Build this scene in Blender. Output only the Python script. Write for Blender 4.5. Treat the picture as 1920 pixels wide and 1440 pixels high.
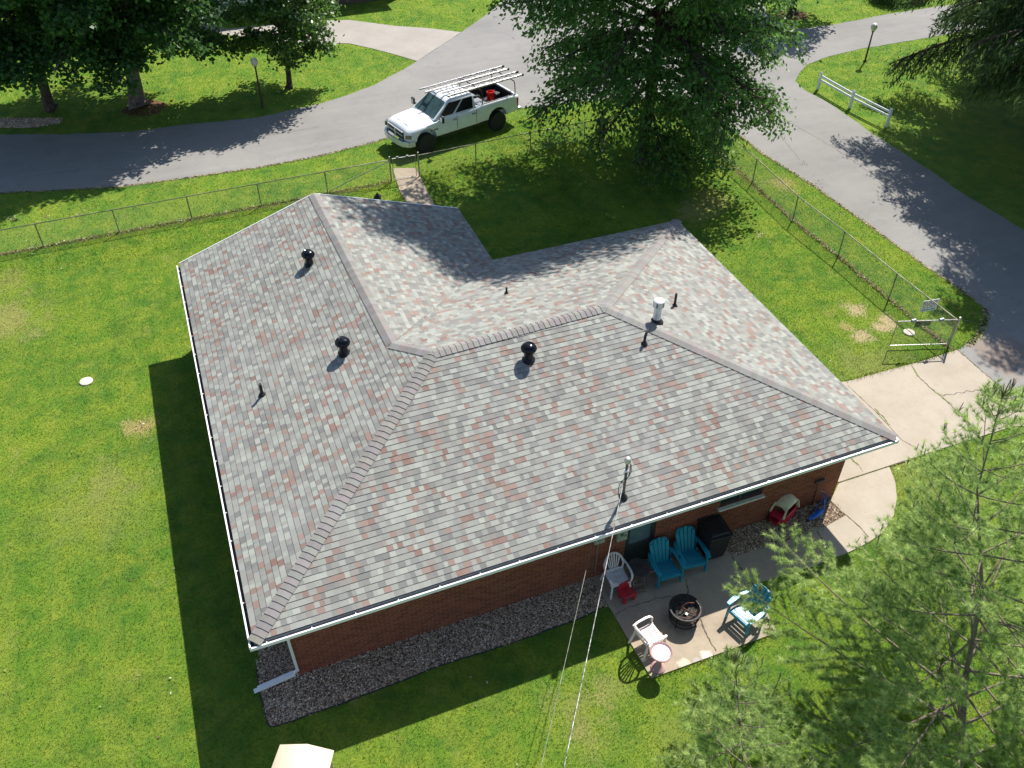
import bpy, bmesh, math, random
import numpy as np
from mathutils import Vector, Matrix
PI = math.pi
R = math.radians
for o in list(bpy.data.objects): bpy.data.objects.remove(o)
SC = bpy.context.scene
COL = SC.collection
rng = random.Random(7)
npr = np.random.default_rng(7)

# ------------------------------------------------------------ camera
CP = np.array([1.16834390, -11.0965354, 18.3887863]); YAW, PIT, ROL, FPX = 0.381697871, 0.721357912, 0.00546216405, 1665.76521
_f = np.array([math.sin(YAW)*math.cos(PIT), math.cos(YAW)*math.cos(PIT), -math.sin(PIT)])
_r0 = np.array([math.cos(YAW), -math.sin(YAW), 0.0]); _u0 = np.cross(_r0, _f)
_r = _r0*math.cos(ROL)+_u0*math.sin(ROL); _u = -_r0*math.sin(ROL)+_u0*math.cos(ROL)
cam = bpy.data.cameras.new('camera'); co = bpy.data.objects.new('camera', cam); COL.objects.link(co)
co.matrix_world = Matrix(((_r[0], _u[0], -_f[0], CP[0]), (_r[1], _u[1], -_f[1], CP[1]), (_r[2], _u[2], -_f[2], CP[2]), (0, 0, 0, 1)))
cam.sensor_width = 36; cam.lens = FPX/1920*36; cam.clip_end = 1000; cam.clip_start = .1
SC.camera = co
def ray(u, v): return _f+(u-960)/FPX*_r-(v-720)/FPX*_u
def G(u, v, z=0.0):            # surveyed point: photo pixel -> place at height z
    d = ray(u, v); p = CP+d*(z-CP[2])/d[2]; return Vector((p[0], p[1], z))
def G2(u, v, z=0.0): p = G(u, v, z); return (p.x, p.y)

# ------------------------------------------------------------ light
SUN_AZ, SUN_EL = R(50.5), R(51.0)       # azimuth from +Y towards +X
w = bpy.data.worlds.new('World'); SC.world = w; w.use_nodes = True
nt = w.node_tree; nt.nodes.clear()
sky = nt.nodes.new('ShaderNodeTexSky'); sky.sky_type = 'NISHITA'; sky.sun_disc = False
sky.sun_elevation = SUN_EL; sky.sun_rotation = SUN_AZ; sky.air_density = 1.0; sky.dust_density = .6
bg = nt.nodes.new('ShaderNodeBackground'); bg.inputs[1].default_value = .095
wo = nt.nodes.new('ShaderNodeOutputWorld'); nt.links.new(sky.outputs[0], bg.inputs[0]); nt.links.new(bg.outputs[0], wo.inputs[0])
sl = bpy.data.lights.new('sun', 'SUN'); sl.energy = 4.7; sl.angle = R(.5); sl.color = (1, .955, .88)
so = bpy.data.objects.new('sun', sl); COL.objects.link(so)
sd = Vector((math.sin(SUN_AZ)*math.cos(SUN_EL), math.cos(SUN_AZ)*math.cos(SUN_EL), math.sin(SUN_EL)))
so.rotation_euler = sd.to_track_quat('Z', 'Y').to_euler(); so.location = (40, 40, 60)
SC.view_settings.view_transform = 'Standard'; SC.view_settings.look = 'None'; SC.view_settings.exposure = 0.78; SC.view_settings.gamma = 1
SC.cycles.max_bounces = 6; SC.cycles.transparent_max_bounces = 8

# ------------------------------------------------------------ helpers: materials
class NT:
    def __init__(s, name):
        s.m = bpy.data.materials.new(name); s.m.use_nodes = True; s.t = s.m.node_tree; s.t.nodes.clear()
        s.out = s.n('ShaderNodeOutputMaterial')
    def n(s, typ, **k):
        x = s.t.nodes.new(typ)
        for a, b in k.items(): setattr(x, a, b)
        return x
    def l(s, a, b): s.t.links.new(a, b)
    def coord(s, kind='Object'):
        if kind == 'Position': return s.n('ShaderNodeNewGeometry').outputs['Position']
        return s.n('ShaderNodeTexCoord').outputs[kind]
    def noise(s, vec, scale, detail=3, rough=.55, out='Fac', dist=0):
        x = s.n('ShaderNodeTexNoise'); x.inputs['Scale'].default_value = scale; x.inputs['Detail'].default_value = detail
        x.inputs['Roughness'].default_value = rough; x.inputs['Distortion'].default_value = dist
        s.l(vec, x.inputs['Vector']); return x.outputs[out]
    def ramp(s, fac, stops, interp='LINEAR'):
        x = s.n('ShaderNodeValToRGB'); e = x.color_ramp.elements; x.color_ramp.interpolation = interp
        while len(e) < len(stops): e.new(.5)
        for i, (p, c) in enumerate(stops):
            e[i].position = p; e[i].color = (c, c, c, 1) if not hasattr(c, '__len__') else (*c, 1)
        s.l(fac, x.inputs[0]); return x.outputs[0]
    def mix(s, fac, a, b, mode='MIX'):
        x = s.n('ShaderNodeMix', data_type='RGBA', blend_type=mode)
        for i, v in ((0, fac), (6, a), (7, b)):
            if hasattr(v, 'is_output') or hasattr(v, 'links'): s.l(v, x.inputs[i])
            elif i == 0: x.inputs[0].default_value = v
            else: x.inputs[i].default_value = (*v, 1)
        return x.outputs[2]
    def math(s, op, a, b=0.0, c=None):
        x = s.n('ShaderNodeMath', operation=op)
        for i, v in enumerate((a, b) if c is None else (a, b, c)):
            if hasattr(v, 'links'): s.l(v, x.inputs[i])
            else: x.inputs[i].default_value = v
        return x.outputs[0]
    def bsdf(s, col, rough=.6, metal=0, spec=.5, bump=None, bstr=.3, bdist=.02):
        x = s.n('ShaderNodeBsdfPrincipled')
        for k, v in (('Base Color', col), ('Roughness', rough), ('Metallic', metal), ('Specular IOR Level', spec)):
            if hasattr(v, 'links'): s.l(v, x.inputs[k])
            else: x.inputs[k].default_value = (*v, 1) if hasattr(v, '__len__') else v
        if bump is not None:
            b = s.n('ShaderNodeBump'); b.inputs['Strength'].default_value = bstr; b.inputs['Distance'].default_value = bdist
            s.l(bump, b.inputs['Height']); s.l(b.outputs[0], x.inputs['Normal'])
        s.l(x.outputs[0], s.out.inputs[0]); return x

def pmat(name, col, rough=.55, metal=0, var=.12, scale=9, spec=.5, bump=.0, bscale=60, dirt=None):
    """painted / plain surface with slight uneven tone, wear and micro bump"""
    m = NT(name); c = m.coord('Object')
    f = m.noise(c, scale, 4)
    d = tuple(x*(1-var*1.6) for x in col); l = tuple(min(1, x*(1+var)) for x in col)
    k = m.ramp(f, [(.3, d), (.7, l)])
    if dirt:
        k = m.mix(m.ramp(m.noise(c, scale*.45, 5, .7), [(.5, 0.), (.72, .7)]), k, dirt)
    rg = m.ramp(m.noise(c, scale*2.2, 3), [(.3, max(.03, rough-.1)), (.7, min(1, rough+.12))])
    m.bsdf(k, rg, metal, spec, m.noise(c, bscale, 3) if bump else None, bump, .01)
    return m.m

# lawn colour shared by the soil sheet and by the grass blades
DRY = [(G2(5, 605), 1.6, .55), (G2(10, 530), 1.0, .35), (G2(265, 800), .55, 1.), (G2(180, 950), 1.7, .22), (G2(210, 900), .9, .25), (G2(1080, 1330), .7, .40), (G2(1150, 1290), .5, .35), (G2(1600, 580), .45, 1.2),
       (G2(1655, 598), .38, 1.3), (G2(1656, 614), .40, 1.3), (G2(1614, 629), .48, 1.3), (G2(1587, 612), .3, .9), (G2(1300, 400), .9, .7), (G2(1330, 375), 1.0, .6), (G2(1470, 345), .8, .7), (G2(1690, 820+60), 1.4, .3), (G2(1110, 1390), .5, .35),
       (G2(1640, 690), 1.6, .35), (G2(1265, 1390), .8, .2)]
def lawn_color(m, pos):
    n1 = m.noise(pos, .33, 4, .6); n2 = m.noise(pos, 1.5, 5, .65); n3 = m.noise(pos, 14, 4, .7); n4 = m.noise(pos, 75, 3, .7)
    c = m.ramp(n1, [(.30, (.088, .228, .027)), (.50, (.156, .298, .028)), (.68, (.258, .366, .034))])
    c = m.mix(m.ramp(m.noise(pos, .62, 5, .7, 'Fac', .8), [(.50, 0.), (.66, .75)]), c, (.075, .180, .028))
    c = m.mix(m.ramp(n2, [(.42, 0.), (.68, .75)]), c, (.36, .42, .050))
    c = m.mix(m.ramp(m.noise(pos, 4.3, 4, .7), [(.54, 0.), (.64, .5)]), c, (.075, .205, .030))
    c = m.mix(m.ramp(n3, [(.46, 0.), (.62, .62)]), c, (.070, .150, .018))
    c = m.mix(m.ramp(m.noise(pos, .8, 5, .7), [(.60, 0.), (.72, .45)]), c, (.44, .40, .13))
    sx = m.n('ShaderNodeSeparateXYZ'); m.l(pos, sx.inputs[0])
    st_ = m.math('SINE', m.math('ADD', m.math('MULTIPLY', sx.outputs[0], 5.6), m.math('MULTIPLY', n2, 2.2)))
    c = m.mix(m.ramp(st_, [(.0, .0), (1., .16)]), c, (.30, .36, .06))
    for (xy, r, a) in DRY:
        d = m.n('ShaderNodeVectorMath', operation='DISTANCE'); m.l(pos, d.inputs[0]); d.inputs[1].default_value = (*xy, 0)
        k = m.math('ADD', m.math('DIVIDE', d.outputs['Value'], r), m.math('MULTIPLY', m.math('SUBTRACT', n2, .5), 3.4))
        k = m.math('ADD', k, m.math('MULTIPLY', m.math('SUBTRACT', n3, .5), 2.6))
        c = m.mix(m.ramp(k, [(.35, min(1, a)), (1.0, 0.)]), c, (.60, .48, .28) if a > 1 else (.47, .40, .15))
    return c, n3, n4
def make_lawn():
    m = NT('lawn_soil'); pos = m.coord('Position')
    c, n3, n4 = lawn_color(m, pos)
    c = m.mix(m.ramp(n4, [(.35, .55), (.6, 0.)]), c, (.045, .085, .010))
    # brown thatch along the two fence lines
    sx = m.n('ShaderNodeSeparateXYZ'); m.l(pos, sx.inputs[0])
    wob = m.math('MULTIPLY', m.math('SUBTRACT', m.noise(pos, 1.3, 4), .5), .35)
    y0 = m.math('SUBTRACT', m.math('ADD', sx.outputs[1], wob), 22.05)
    k1 = m.math('MULTIPLY', m.ramp(m.math('ABSOLUTE', y0), [(.05, .9), (.17, 0.)]), m.math('LESS_THAN', sx.outputs[0], 8.5))
    x0 = m.math('SUBTRACT', m.math('ADD', sx.outputs[0], wob), 23.05)
    k2 = m.math('MULTIPLY', m.ramp(m.math('ABSOLUTE', x0), [(.05, .8), (.16, 0.)]), m.math('LESS_THAN', sx.outputs[1], 20.))
    k = m.math('MULTIPLY', m.math('MAXIMUM', k1, k2), m.ramp(m.noise(pos, 5, 4, .7), [(.35, 0.), (.55, 1.)]))
    c = m.mix(k, c, (.17, .125, .07))
    m.bsdf(c, .95, 0, .15, n4, .9, .05); return m.m
def leaf_mat(name, stops, trans=.35, rough=.5, attr='rnd', spec=.25, noise=0):
    m = NT(name)
    a = m.n('ShaderNodeAttribute', attribute_name=attr)
    c = m.ramp(a.outputs['Fac'], stops)
    x = m.n('ShaderNodeBsdfPrincipled'); m.l(c, x.inputs['Base Color']); x.inputs['Roughness'].default_value = rough; x.inputs['Specular IOR Level'].default_value = spec
    t = m.n('ShaderNodeBsdfTranslucent'); tc = m.mix(.5, c, (.30, .42, .03), 'MULTIPLY'); tc = m.mix(.6, c, tc)
    g = m.n('ShaderNodeHueSaturation'); g.inputs['Value'].default_value = 1.5; g.inputs['Hue'].default_value = .485; m.l(c, g.inputs['Color']); m.l(g.outputs[0], t.inputs[0])
    s = m.n('ShaderNodeMixShader'); s.inputs[0].default_value = trans
    m.l(x.outputs[0], s.inputs[1]); m.l(t.outputs[0], s.inputs[2]); m.l(s.outputs[0], m.out.inputs[0])
    return m.m
def make_grass_blade():
    m = NT('grass_blade'); pos = m.coord('Position')
    c, n3, n4 = lawn_color(m, pos)
    a = m.n('ShaderNodeAttribute', attribute_name='rnd')
    k = m.ramp(a.outputs['Fac'], [(0, (.55, .62, .5)), (.5, (1.05, 1.05, 1.)), (1, (1.5, 1.32, 1.2))])
    c = m.mix(1., c, k, 'MULTIPLY')
    x = m.n('ShaderNodeBsdfPrincipled'); m.l(c, x.inputs['Base Color']); x.inputs['Roughness'].default_value = .7; x.inputs['Specular IOR Level'].default_value = .15
    t = m.n('ShaderNodeBsdfTranslucent'); m.l(c, t.inputs[0])
    s = m.n('ShaderNodeMixShader'); s.inputs[0].default_value = .3
    m.l(x.outputs[0], s.inputs[1]); m.l(t.outputs[0], s.inputs[2]); m.l(s.outputs[0], m.out.inputs[0]); return m.m
def make_asphalt():
    m = NT('asphalt'); p = m.coord('Position')
    c = m.ramp(m.noise(p, .22, 4, .6), [(.3, (.205, .198, .186)), (.7, (.270, .258, .240))])
    mp = m.n('ShaderNodeMapping'); mp.inputs['Rotation'].default_value = (0, 0, R(-33)); mp.inputs['Scale'].default_value = (.25, 2.2, 1); m.l(p, mp.inputs[0])
    c = m.mix(m.ramp(m.noise(mp.outputs[0], .8, 4, .6), [(.45, 0.), (.75, .35)]), c, (.315, .30, .28))
    c = m.mix(m.ramp(m.noise(p, 1.4, 5, .65), [(.52, 0.), (.75, .4)]), c, (.16, .155, .155))
    c = m.mix(m.ramp(m.noise(p, 60, 3, .8), [(.35, .35), (.6, 0.)]), c, (.12, .12, .12))
    d = m.n('ShaderNodeVectorMath', operation='DISTANCE'); m.l(p, d.inputs[0]); d.inputs[1].default_value = (*G2(1895, 668), 0)
    k = m.math('ADD', m.math('DIVIDE', d.outputs['Value'], 1.3), m.math('MULTIPLY', m.math('SUBTRACT', m.noise(p, 1.1, 4), .5), 2))
    c = m.mix(m.ramp(k, [(.5, .6), (1.05, 0.)]), c, (.23, .165, .125))
    # fine crack web
    v = m.n('ShaderNodeTexVoronoi', feature='DISTANCE_TO_EDGE'); v.inputs['Scale'].default_value = .16
    dm = m.n('ShaderNodeVectorMath', operation='ADD'); nn = m.n('ShaderNodeVectorMath', operation='SCALE'); nn.inputs['Scale'].default_value = 1.6
    m.l(m.noise(p, .9, 4, .6, 'Color'), nn.inputs[0]); m.l(p, dm.inputs[0]); m.l(nn.outputs[0], dm.inputs[1]); m.l(dm.outputs[0], v.inputs['Vector'])
    c = m.mix(m.ramp(v.outputs['Distance'], [(.0012, .22), (.004, 0.)]), c, (.09, .09, .09))
    m.bsdf(c, .9, 0, .25, m.noise(p, 90, 3, .8), .35, .01); return m.m
def make_concrete(name, base, dark, stain=(.30, .24, .16), sc=1., spots=()):
    m = NT(name); p = m.coord('Position')
    c = m.ramp(m.noise(p, .7*sc, 5, .65), [(.3, dark), (.68, base)])
    c = m.mix(m.ramp(m.noise(p, 2.6*sc, 5, .7), [(.5, 0.), (.75, .35)]), c, stain)
    for (xy, r, col, a) in spots:
        d = m.n('ShaderNodeVectorMath', operation='DISTANCE'); m.l(p, d.inputs[0]); d.inputs[1].default_value = (*xy, .038)
        k = m.math('ADD', m.math('DIVIDE', d.outputs['Value'], r), m.math('MULTIPLY', m.math('SUBTRACT', m.noise(p, 7, 4, .7), .5), 2.2))
        c = m.mix(m.ramp(k, [(.5, a), (1.1, 0.)]), c, col)
    c = m.mix(m.ramp(m.noise(p, 45, 4, .8), [(.35, .3), (.6, 0.)]), c, tuple(x*.6 for x in dark))
    m.bsdf(c, .88, 0, .25, m.noise(p, 70, 4, .7), .25, .008); return m.m
def make_brick():
    m = NT('red_brick'); uv = m.coord('UV')
    b = m.n('ShaderNodeTexBrick'); b.offset = .5; b.inputs['Scale'].default_value = 1
    b.inputs['Brick Width'].default_value = .213; b.inputs['Row Height'].default_value = .076; b.inputs['Mortar Size'].default_value = .0065; b.inputs['Mortar Smooth'].default_value = .15
    b.inputs['Color1'].default_value = (0, 0, 0, 1); b.inputs['Color2'].default_value = (1, 1, 1, 1); b.inputs['Mortar'].default_value = (.5, .5, .5, 1)
    m.l(uv, b.inputs['Vector'])
    c = m.ramp(b.outputs['Color'], [(0, (.150, .034, .019)), (.35, (.215, .050, .028)), (.7, (.27, .075, .042)), (1, (.17, .040, .026))])
    c = m.mix(m.ramp(m.noise(uv, 40, 4, .7), [(.4, .0), (.7, .35)]), c, (.2, .07, .05))
    c = m.mix(m.ramp(m.noise(uv, .9, 4, .7), [(.5, .0), (.75, .25)]), c, (.16, .08, .06))
    c = m.mix(b.outputs['Fac'], c, (.24, .165, .115))
    inv = m.math('SUBTRACT', 1., b.outputs['Fac'])
    m.bsdf(c, .85, 0, .2, inv, .6, .012); return m.m
def make_shingle():
    m = NT('shingle'); p = m.coord('Position')
    a = m.n('ShaderNodeAttribute', attribute_name='Col')
    c = m.mix(m.ramp(m.noise(p, 120, 3, .8), [(.3, .45), (.62, 0.)]), a.outputs['Color'], (.10, .10, .10))
    c = m.mix(m.ramp(m.noise(p, .5, 4, .6), [(.4, 0.), (.75, .16)]), c, (.33, .33, .33))
    m.bsdf(c, .78, 0, .42, m.noise(p, 160, 2, .8), .45, .006); return m.m
M = {}
M['lawn'] = make_lawn(); M['blade'] = make_grass_blade(); M['asphalt'] = make_asphalt()
M['conc_old'] = make_concrete('concrete_tan', (.43, .375, .300), (.355, .305, .24))
M['conc_walk'] = make_concrete('concrete_walk', (.40, .330, .245), (.32, .26, .195), (.23, .185, .145), 1.6, [(G2(1283, 1245), .17, (.66, .56, .44), .8), (G2(1324, 1232), .16, (.66, .62, .58), .8), (G2(1306, 1240), .12, (.42, .44, .42), .6), (G2(1283, 1165), .55, (.16, .14, .12), .5), (G2(1240, 1110), .5, (.22, .20, .17), .4), (G2(1360, 1180), .35, (.26, .20, .15), .5), (G2(1180, 1140), .4, (.24, .21, .17), .4), (G2(1470, 1040), .4, (.24, .21, .17), .4), (G2(795, 350), .4, (.30, .25, .2), .5)])
M['conc_pale'] = make_concrete('concrete_pale', (.36, .33, .295), (.30, .275, .245))
M['brick'] = make_brick(); M['shingle'] = make_shingle()
M['white_metal'] = pmat('white_gutter_paint', (.80, .80, .80), .35, 0, .04, 4)
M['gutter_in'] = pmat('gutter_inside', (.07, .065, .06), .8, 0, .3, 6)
M['soffit'] = pmat('soffit_paint', (.55, .54, .52), .6)
M['black_metal'] = pmat('black_paint_metal', (.016, .017, .020), .28, .4, .2, 14)
M['black_rub'] = pmat('black_rubber', (.02, .02, .021), .75, 0, .2, 20)
M['galv'] = pmat('galvanised_steel', (.40, .40, .37), .45, .75, .25, 12, dirt=(.22, .19, .13))
M['rail_old'] = pmat('weathered_rail', (.32, .30, .24), .6, .5, .3, 3, dirt=(.14, .10, .07))
M['wire'] = pmat('fence_wire', (.30, .30, .27), .55, .6, .2, 3)
M['glass_dk'] = pmat('dark_glass', (.03, .04, .045), .08, 0, .1, 2, .9)
M['bark'] = pmat('bark', (.085, .066, .050), .95, 0, .35, 6, .1, .8, 25)
M['bark_pale'] = pmat('grey_bark', (.17, .14, .12), .95, 0, .35, 8, .1, .8, 30)
M['wood_tan'] = pmat('tan_wood', (.34, .26, .18), .7, 0, .2, 12)

# ------------------------------------------------------------ helpers: meshes
def link(o, parent=None):
    COL.objects.link(o)
    if parent is not None: o.parent = parent
    return o
def tag(o, label=None, cat=None, group=None, kind=None):
    if label: o['label'] = label
    if cat: o['category'] = cat
    if group: o['group'] = group
    if kind: o['kind'] = kind
    return o
def thing(name, label, cat, loc=(0, 0, 0), rz=0., group=None):
    o = bpy.data.objects.new(name, None); o.location = loc; o.rotation_euler = (0, 0, rz); o.empty_display_size = .2
    link(o); return tag(o, label, cat, group)
def kids(o): return [c for c in bpy.data.objects if c.parent == o]
def copy_tree(o, parent=None):
    c = o.copy(); link(c); c.parent = parent
    for ch in kids(o): copy_tree(ch, c)
    return c
class MB:
    def __init__(s): s.v = []; s.f = []; s.uv = None
    def add(s, vs, fs, mt=None):
        n = len(s.v)
        for p in vs:
            p = Vector(p); s.v.append(tuple(mt @ p) if mt else tuple(p))
        for f in fs: s.f.append(tuple(i+n for i in f))
        return s
    def box(s, c, d, rz=0., mt=None, taper=None):
        x, y, z = d[0]/2, d[1]/2, d[2]/2; tx, ty = taper or (1, 1)
        vs = [(-x, -y, -z), (x, -y, -z), (x, y, -z), (-x, y, -z), (-x*tx, -y*ty, z), (x*tx, -y*ty, z), (x*tx, y*ty, z), (-x*tx, y*ty, z)]
        T = Matrix.Translation(c) @ Matrix.Rotation(rz, 4, 'Z') if not isinstance(rz, Matrix) else Matrix.Translation(c) @ rz
        if mt: T = mt @ T
        return s.add(vs, [(3, 2, 1, 0), (4, 5, 6, 7), (0, 1, 5, 4), (1, 2, 6, 5), (2, 3, 7, 6), (3, 0, 4, 7)], T)
    def beam(s, a, b, wd, ht, up=(0, 0, 1)):      # rectangular bar from a to b
        a, b = Vector(a), Vector(b); d = b-a; L = d.length; d.normalize(); sd_ = d.cross(Vector(up))
        if sd_.length < 1e-4: sd_ = d.cross(Vector((1, 0, 0)))
        sd_.normalize(); u = sd_.cross(d)
        vs = [p+sd_*i*wd/2+u*j*ht/2 for p in (a, b) for i, j in ((-1, -1), (1, -1), (1, 1), (-1, 1))]
        return s.add(vs, [(3, 2, 1, 0), (4, 5, 6, 7), (0, 1, 5, 4), (1, 2, 6, 5), (2, 3, 7, 6), (3, 0, 4, 7)])
    def tube(s, pts, r, n=8, cap=True, closed=False):
        P = [Vector(p) for p in pts]; rs = list(r) if hasattr(r, '__len__') else [r]*len(P); k0 = len(s.v)
        t0 = (P[1]-P[0]).normalized(); a = t0.orthogonal().normalized(); N = len(P)
        for i in range(N):
            if closed: t = P[(i+1) % N]-P[i-1]
            else: t = P[min(i+1, N-1)]-P[max(i-1, 0)]
            t.normalize(); a = (a-t*a.dot(t)); a = a.normalized() if a.length > 1e-6 else t.orthogonal().normalized(); b = t.cross(a)
            for j in range(n):
                an = 2*PI*j/n; s.v.append(tuple(P[i]+(a*math.cos(an)+b*math.sin(an))*rs[i]))
        for i in range(N if closed else N-1):
            for j in range(n):
                a0 = k0+i*n; a1 = k0+((i+1) % N)*n; s.f.append((a0+j, a0+(j+1) % n, a1+(j+1) % n, a1+j))
        if cap and not closed: s.f.append(tuple(k0+j for j in range(n))[::-1]); s.f.append(tuple(k0+(N-1)*n+j for j in range(n)))
        return s
    def lathe(s, prof, n=24, c=(0, 0, 0), mt=None, closed=False):
        vs = []; fs = []; c = Vector(c)
        for (r, z) in prof:
            for j in range(n): a = 2*PI*j/n; vs.append(c+Vector((r*math.cos(a), r*math.sin(a), z)))
        for i in range(len(prof)-1):
            for j in range(n): fs.append((i*n+j, i*n+(j+1) % n, (i+1)*n+(j+1) % n, (i+1)*n+j))
        if prof[0][0] > 1e-4: fs.append(tuple(range(n))[::-1])
        if prof[-1][0] > 1e-4: fs.append(tuple((len(prof)-1)*n+j for j in range(n)))
        return s.add(vs, fs, mt)
    def prism(s, poly, z0, z1, mt=None):
        n = len(poly); ar = sum(poly[i][0]*poly[(i+1) % n][1]-poly[(i+1) % n][0]*poly[i][1] for i in range(n))
        if ar < 0: poly = poly[::-1]
        vs = [(x, y, z0) for x, y in poly]+[(x, y, z1) for x, y in poly]
        return s.add(vs, [tuple(range(n))[::-1], tuple(range(n, 2*n))]+[(i, (i+1) % n, n+(i+1) % n, n+i) for i in range(n)], mt)
    def build(s, name, m, parent=None, smooth=False, bevel=0, loc=None, seg=2, autos=True):
        me = bpy.data.meshes.new(name); vs = s.v
        if loc is not None: vs = [(x-loc[0], y-loc[1], z-loc[2]) for x, y, z in vs]
        me.from_pydata(vs, [], s.f); me.update(); me.materials.append(m)
        if s.uv:
            ul = me.uv_layers.new(name='UVMap')
            for i, uv in enumerate(s.uv): ul.data[i].uv = uv
        o = bpy.data.objects.new(name, me); link(o, parent)
        if loc is not None and parent is None: o.location = loc
        if smooth:
            me.polygons.foreach_set('use_smooth', [True]*len(me.polygons))
            if autos:
                bm = bmesh.new(); bm.from_mesh(me); bmesh.ops.remove_doubles(bm, verts=bm.verts, dist=1e-5)
                for e in bm.edges:
                    if len(e.link_faces) == 2 and e.calc_face_angle(0) > R(38): e.smooth = False
                bm.to_mesh(me); bm.free()
        if bevel:
            b = o.modifiers.new('bevel', 'BEVEL'); b.width = bevel; b.segments = seg; b.limit_method = 'ANGLE'; b.angle_limit = R(35)
        return o
def np_mesh(name, V, k, m, parent=None, rnd=None, col=None, loc=None):
    """V: (n*k,3) array, faces are consecutive k-gons; rnd: per-face value"""
    V = np.asarray(V, np.float32).reshape(-1, 3)
    if loc is not None: V = V-np.array(loc, np.float32)
    n = len(V)//k; me = bpy.data.meshes.new(name)
    me.vertices.add(len(V)); me.vertices.foreach_set('co', V.ravel())
    me.loops.add(n*k); me.loops.foreach_set('vertex_index', np.arange(n*k, dtype=np.int32))
    me.polygons.add(n); me.polygons.foreach_set('loop_start', np.arange(0, n*k, k, dtype=np.int32))
    try: me.polygons.foreach_set('loop_total', np.full(n, k, np.int32))
    except Exception: pass
    me.update(calc_edges=True); me.validate()
    if rnd is not None:
        a = me.attributes.new('rnd', 'FLOAT', 'POINT'); a.data.foreach_set('value', np.repeat(np.asarray(rnd, np.float32), k))
    me.materials.append(m)
    o = bpy.data.objects.new(name, me); link(o, parent)
    return o
def unit(a): return a/(np.linalg.norm(a, axis=1, keepdims=True)+1e-9)
def leaf_quads(C, D, L, W, rs, upbias=.4):
    """diamond leaves centred at C pointing along D, length L, width W"""
    n = len(C); nrm = unit(rs.normal(size=(n, 3))+np.array([0, 0, upbias])*2)
    S = unit(np.cross(D, nrm)); L = np.asarray(L).reshape(-1, 1); W = np.asarray(W).reshape(-1, 1)
    N = np.cross(S, D)
    V = np.stack([C-D*L*.5, C+S*W*.5-N*W*.12, C+D*L*.5, C-S*W*.5-N*W*.12], 1)
    return V.reshape(-1, 3)
def text_mesh(txt, size, ext=.002):
    cu = bpy.data.curves.new('t', 'FONT'); cu.body = txt; cu.size = size; cu.extrude = ext; cu.align_x = 'CENTER'; cu.align_y = 'CENTER'
    o = bpy.data.objects.new('t', cu); COL.objects.link(o); dg = bpy.context.evaluated_depsgraph_get()
    me = bpy.data.meshes.new_from_object(o.evaluated_get(dg)); bpy.data.objects.remove(o); bpy.data.curves.remove(cu); return me
def apply_mods(o):
    dg = bpy.context.evaluated_depsgraph_get(); me = bpy.data.meshes.new_from_object(o.evaluated_get(dg)); old = o.data; o.modifiers.clear(); o.data = me
    return o

# ------------------------------------------------------------ plan of the ground
def px(*uv, z=0.): return [G2(u, v, z) for u, v in uv]
VERGE = [(-14.0, 26.0)]+px((0, 363), (110, 358), (225, 351), (340, 336), (480, 316), (600, 293), (700, 268), (745, 253), (850, 228), (960, 206), (1040, 196), (1080, 191), (1180, 185), (1280, 196), (1340, 222), (1390, 257), (1427, 287), (1480, 320), (1527, 350), (1593, 398), (1635, 427), (1690, 467), (1752, 510), (1810, 550), (1838, 572), (1850, 592), (1837, 632), (1795, 657))
ROADFAR = px((0, 252), (120, 252), (240, 248), (360, 233), (480, 221), (600, 195), (640, 183), (700, 160), (745, 137), (782, 115), (865, 61), (905, 33), (945, 0), (985, -40), (1040, -110))
PADB = px((1795, 657), (1870, 722), (1960, 800))
ROADRIGHT = px((1040, -110), (1180, -110), (1300, -70), (1425, 0), (1450, 40), (1497, 55), (1560, 47), (1665, 27), (1715, 19), (1790, 8), (1900, -10))
ROADISL = px((1990, 30), (1800, 60), (1675, 82), (1615, 92), (1540, 110), (1513, 122), (1500, 135), (1490, 152), (1510, 170), (1565, 200), (1635, 250), (1665, 270), (1740, 317), (1800, 360), (1920, 432), (2020, 500), (2150, 640))
ASPHALT = VERGE+PADB[1:]+px((2040, 880), (2300, 780))+ROADISL[::-1]+ROADRIGHT[::-1]+ROADFAR[::-1]+[(-30., ROADFAR[0][1]+.3), (-30., 26.3)]
DRIVE_PALE = px((782, 115), (865, 61), (800, 53), (740, 49), (655, 38), (560, 40), (430, 55), (385, 44))+px((372, 52), (400, 62), (520, 80), (655, 82), (700, 92), (745, 104))
WALKGATE = px((736, 316), (780, 316), (800, 357), (830, 412), (786, 412), (750, 360))
PAD = px((1585, 717), (1640, 702), (1715, 682), (1760, 668), (1795, 657), (1870, 722), (1960, 800), (1900, 800), (1737, 851), (1667, 874), (1572, 905))+[(15.45, 1.3), (15.45, 5.6)]
CURVEW = px((1572, 908), (1667, 877), (1678, 905), (1681, 935), (1675, 968), (1655, 1000), (1625, 1020), (1590, 1037), (1550, 1052))+[(14.1, -.62), (14.15, .05)]+px((1545, 990), (1586, 967), (1557, 940))
STRIP = [(11.75, -.02)]+px((1440, 1026), (1500, 1006), (1545, 990), (1551, 1052), (1516, 1066), (1446, 1086), (1412, 1097))
PATIO = [(8.1, .72), (8.13, -.9)]+px((1221, 1273), (1457, 1187), (1410, 1098))+[(11.75, -.02), (11.55, .72)]
WY = .7366
GRAVEL1 = [(WY, WY), (8.1, WY), (8.12, -.2)]+px((1131, 1138), (1100, 1155), (960, 1207), (840, 1243), (753, 1277), (640, 1320), (560, 1348), (523, 1361), (506, 1363), (500, 1353), (487, 1293), (480, 1235))+[(-.05, 1.2), (-.02, 2.2), (.73, 2.2)]
GRAVEL2 = [(11.5, .72), (15.41, .72)]+px((1586, 966), (1545, 989), (1500, 1005), (1440, 1025))+[(11.72, 0.)]
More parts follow.
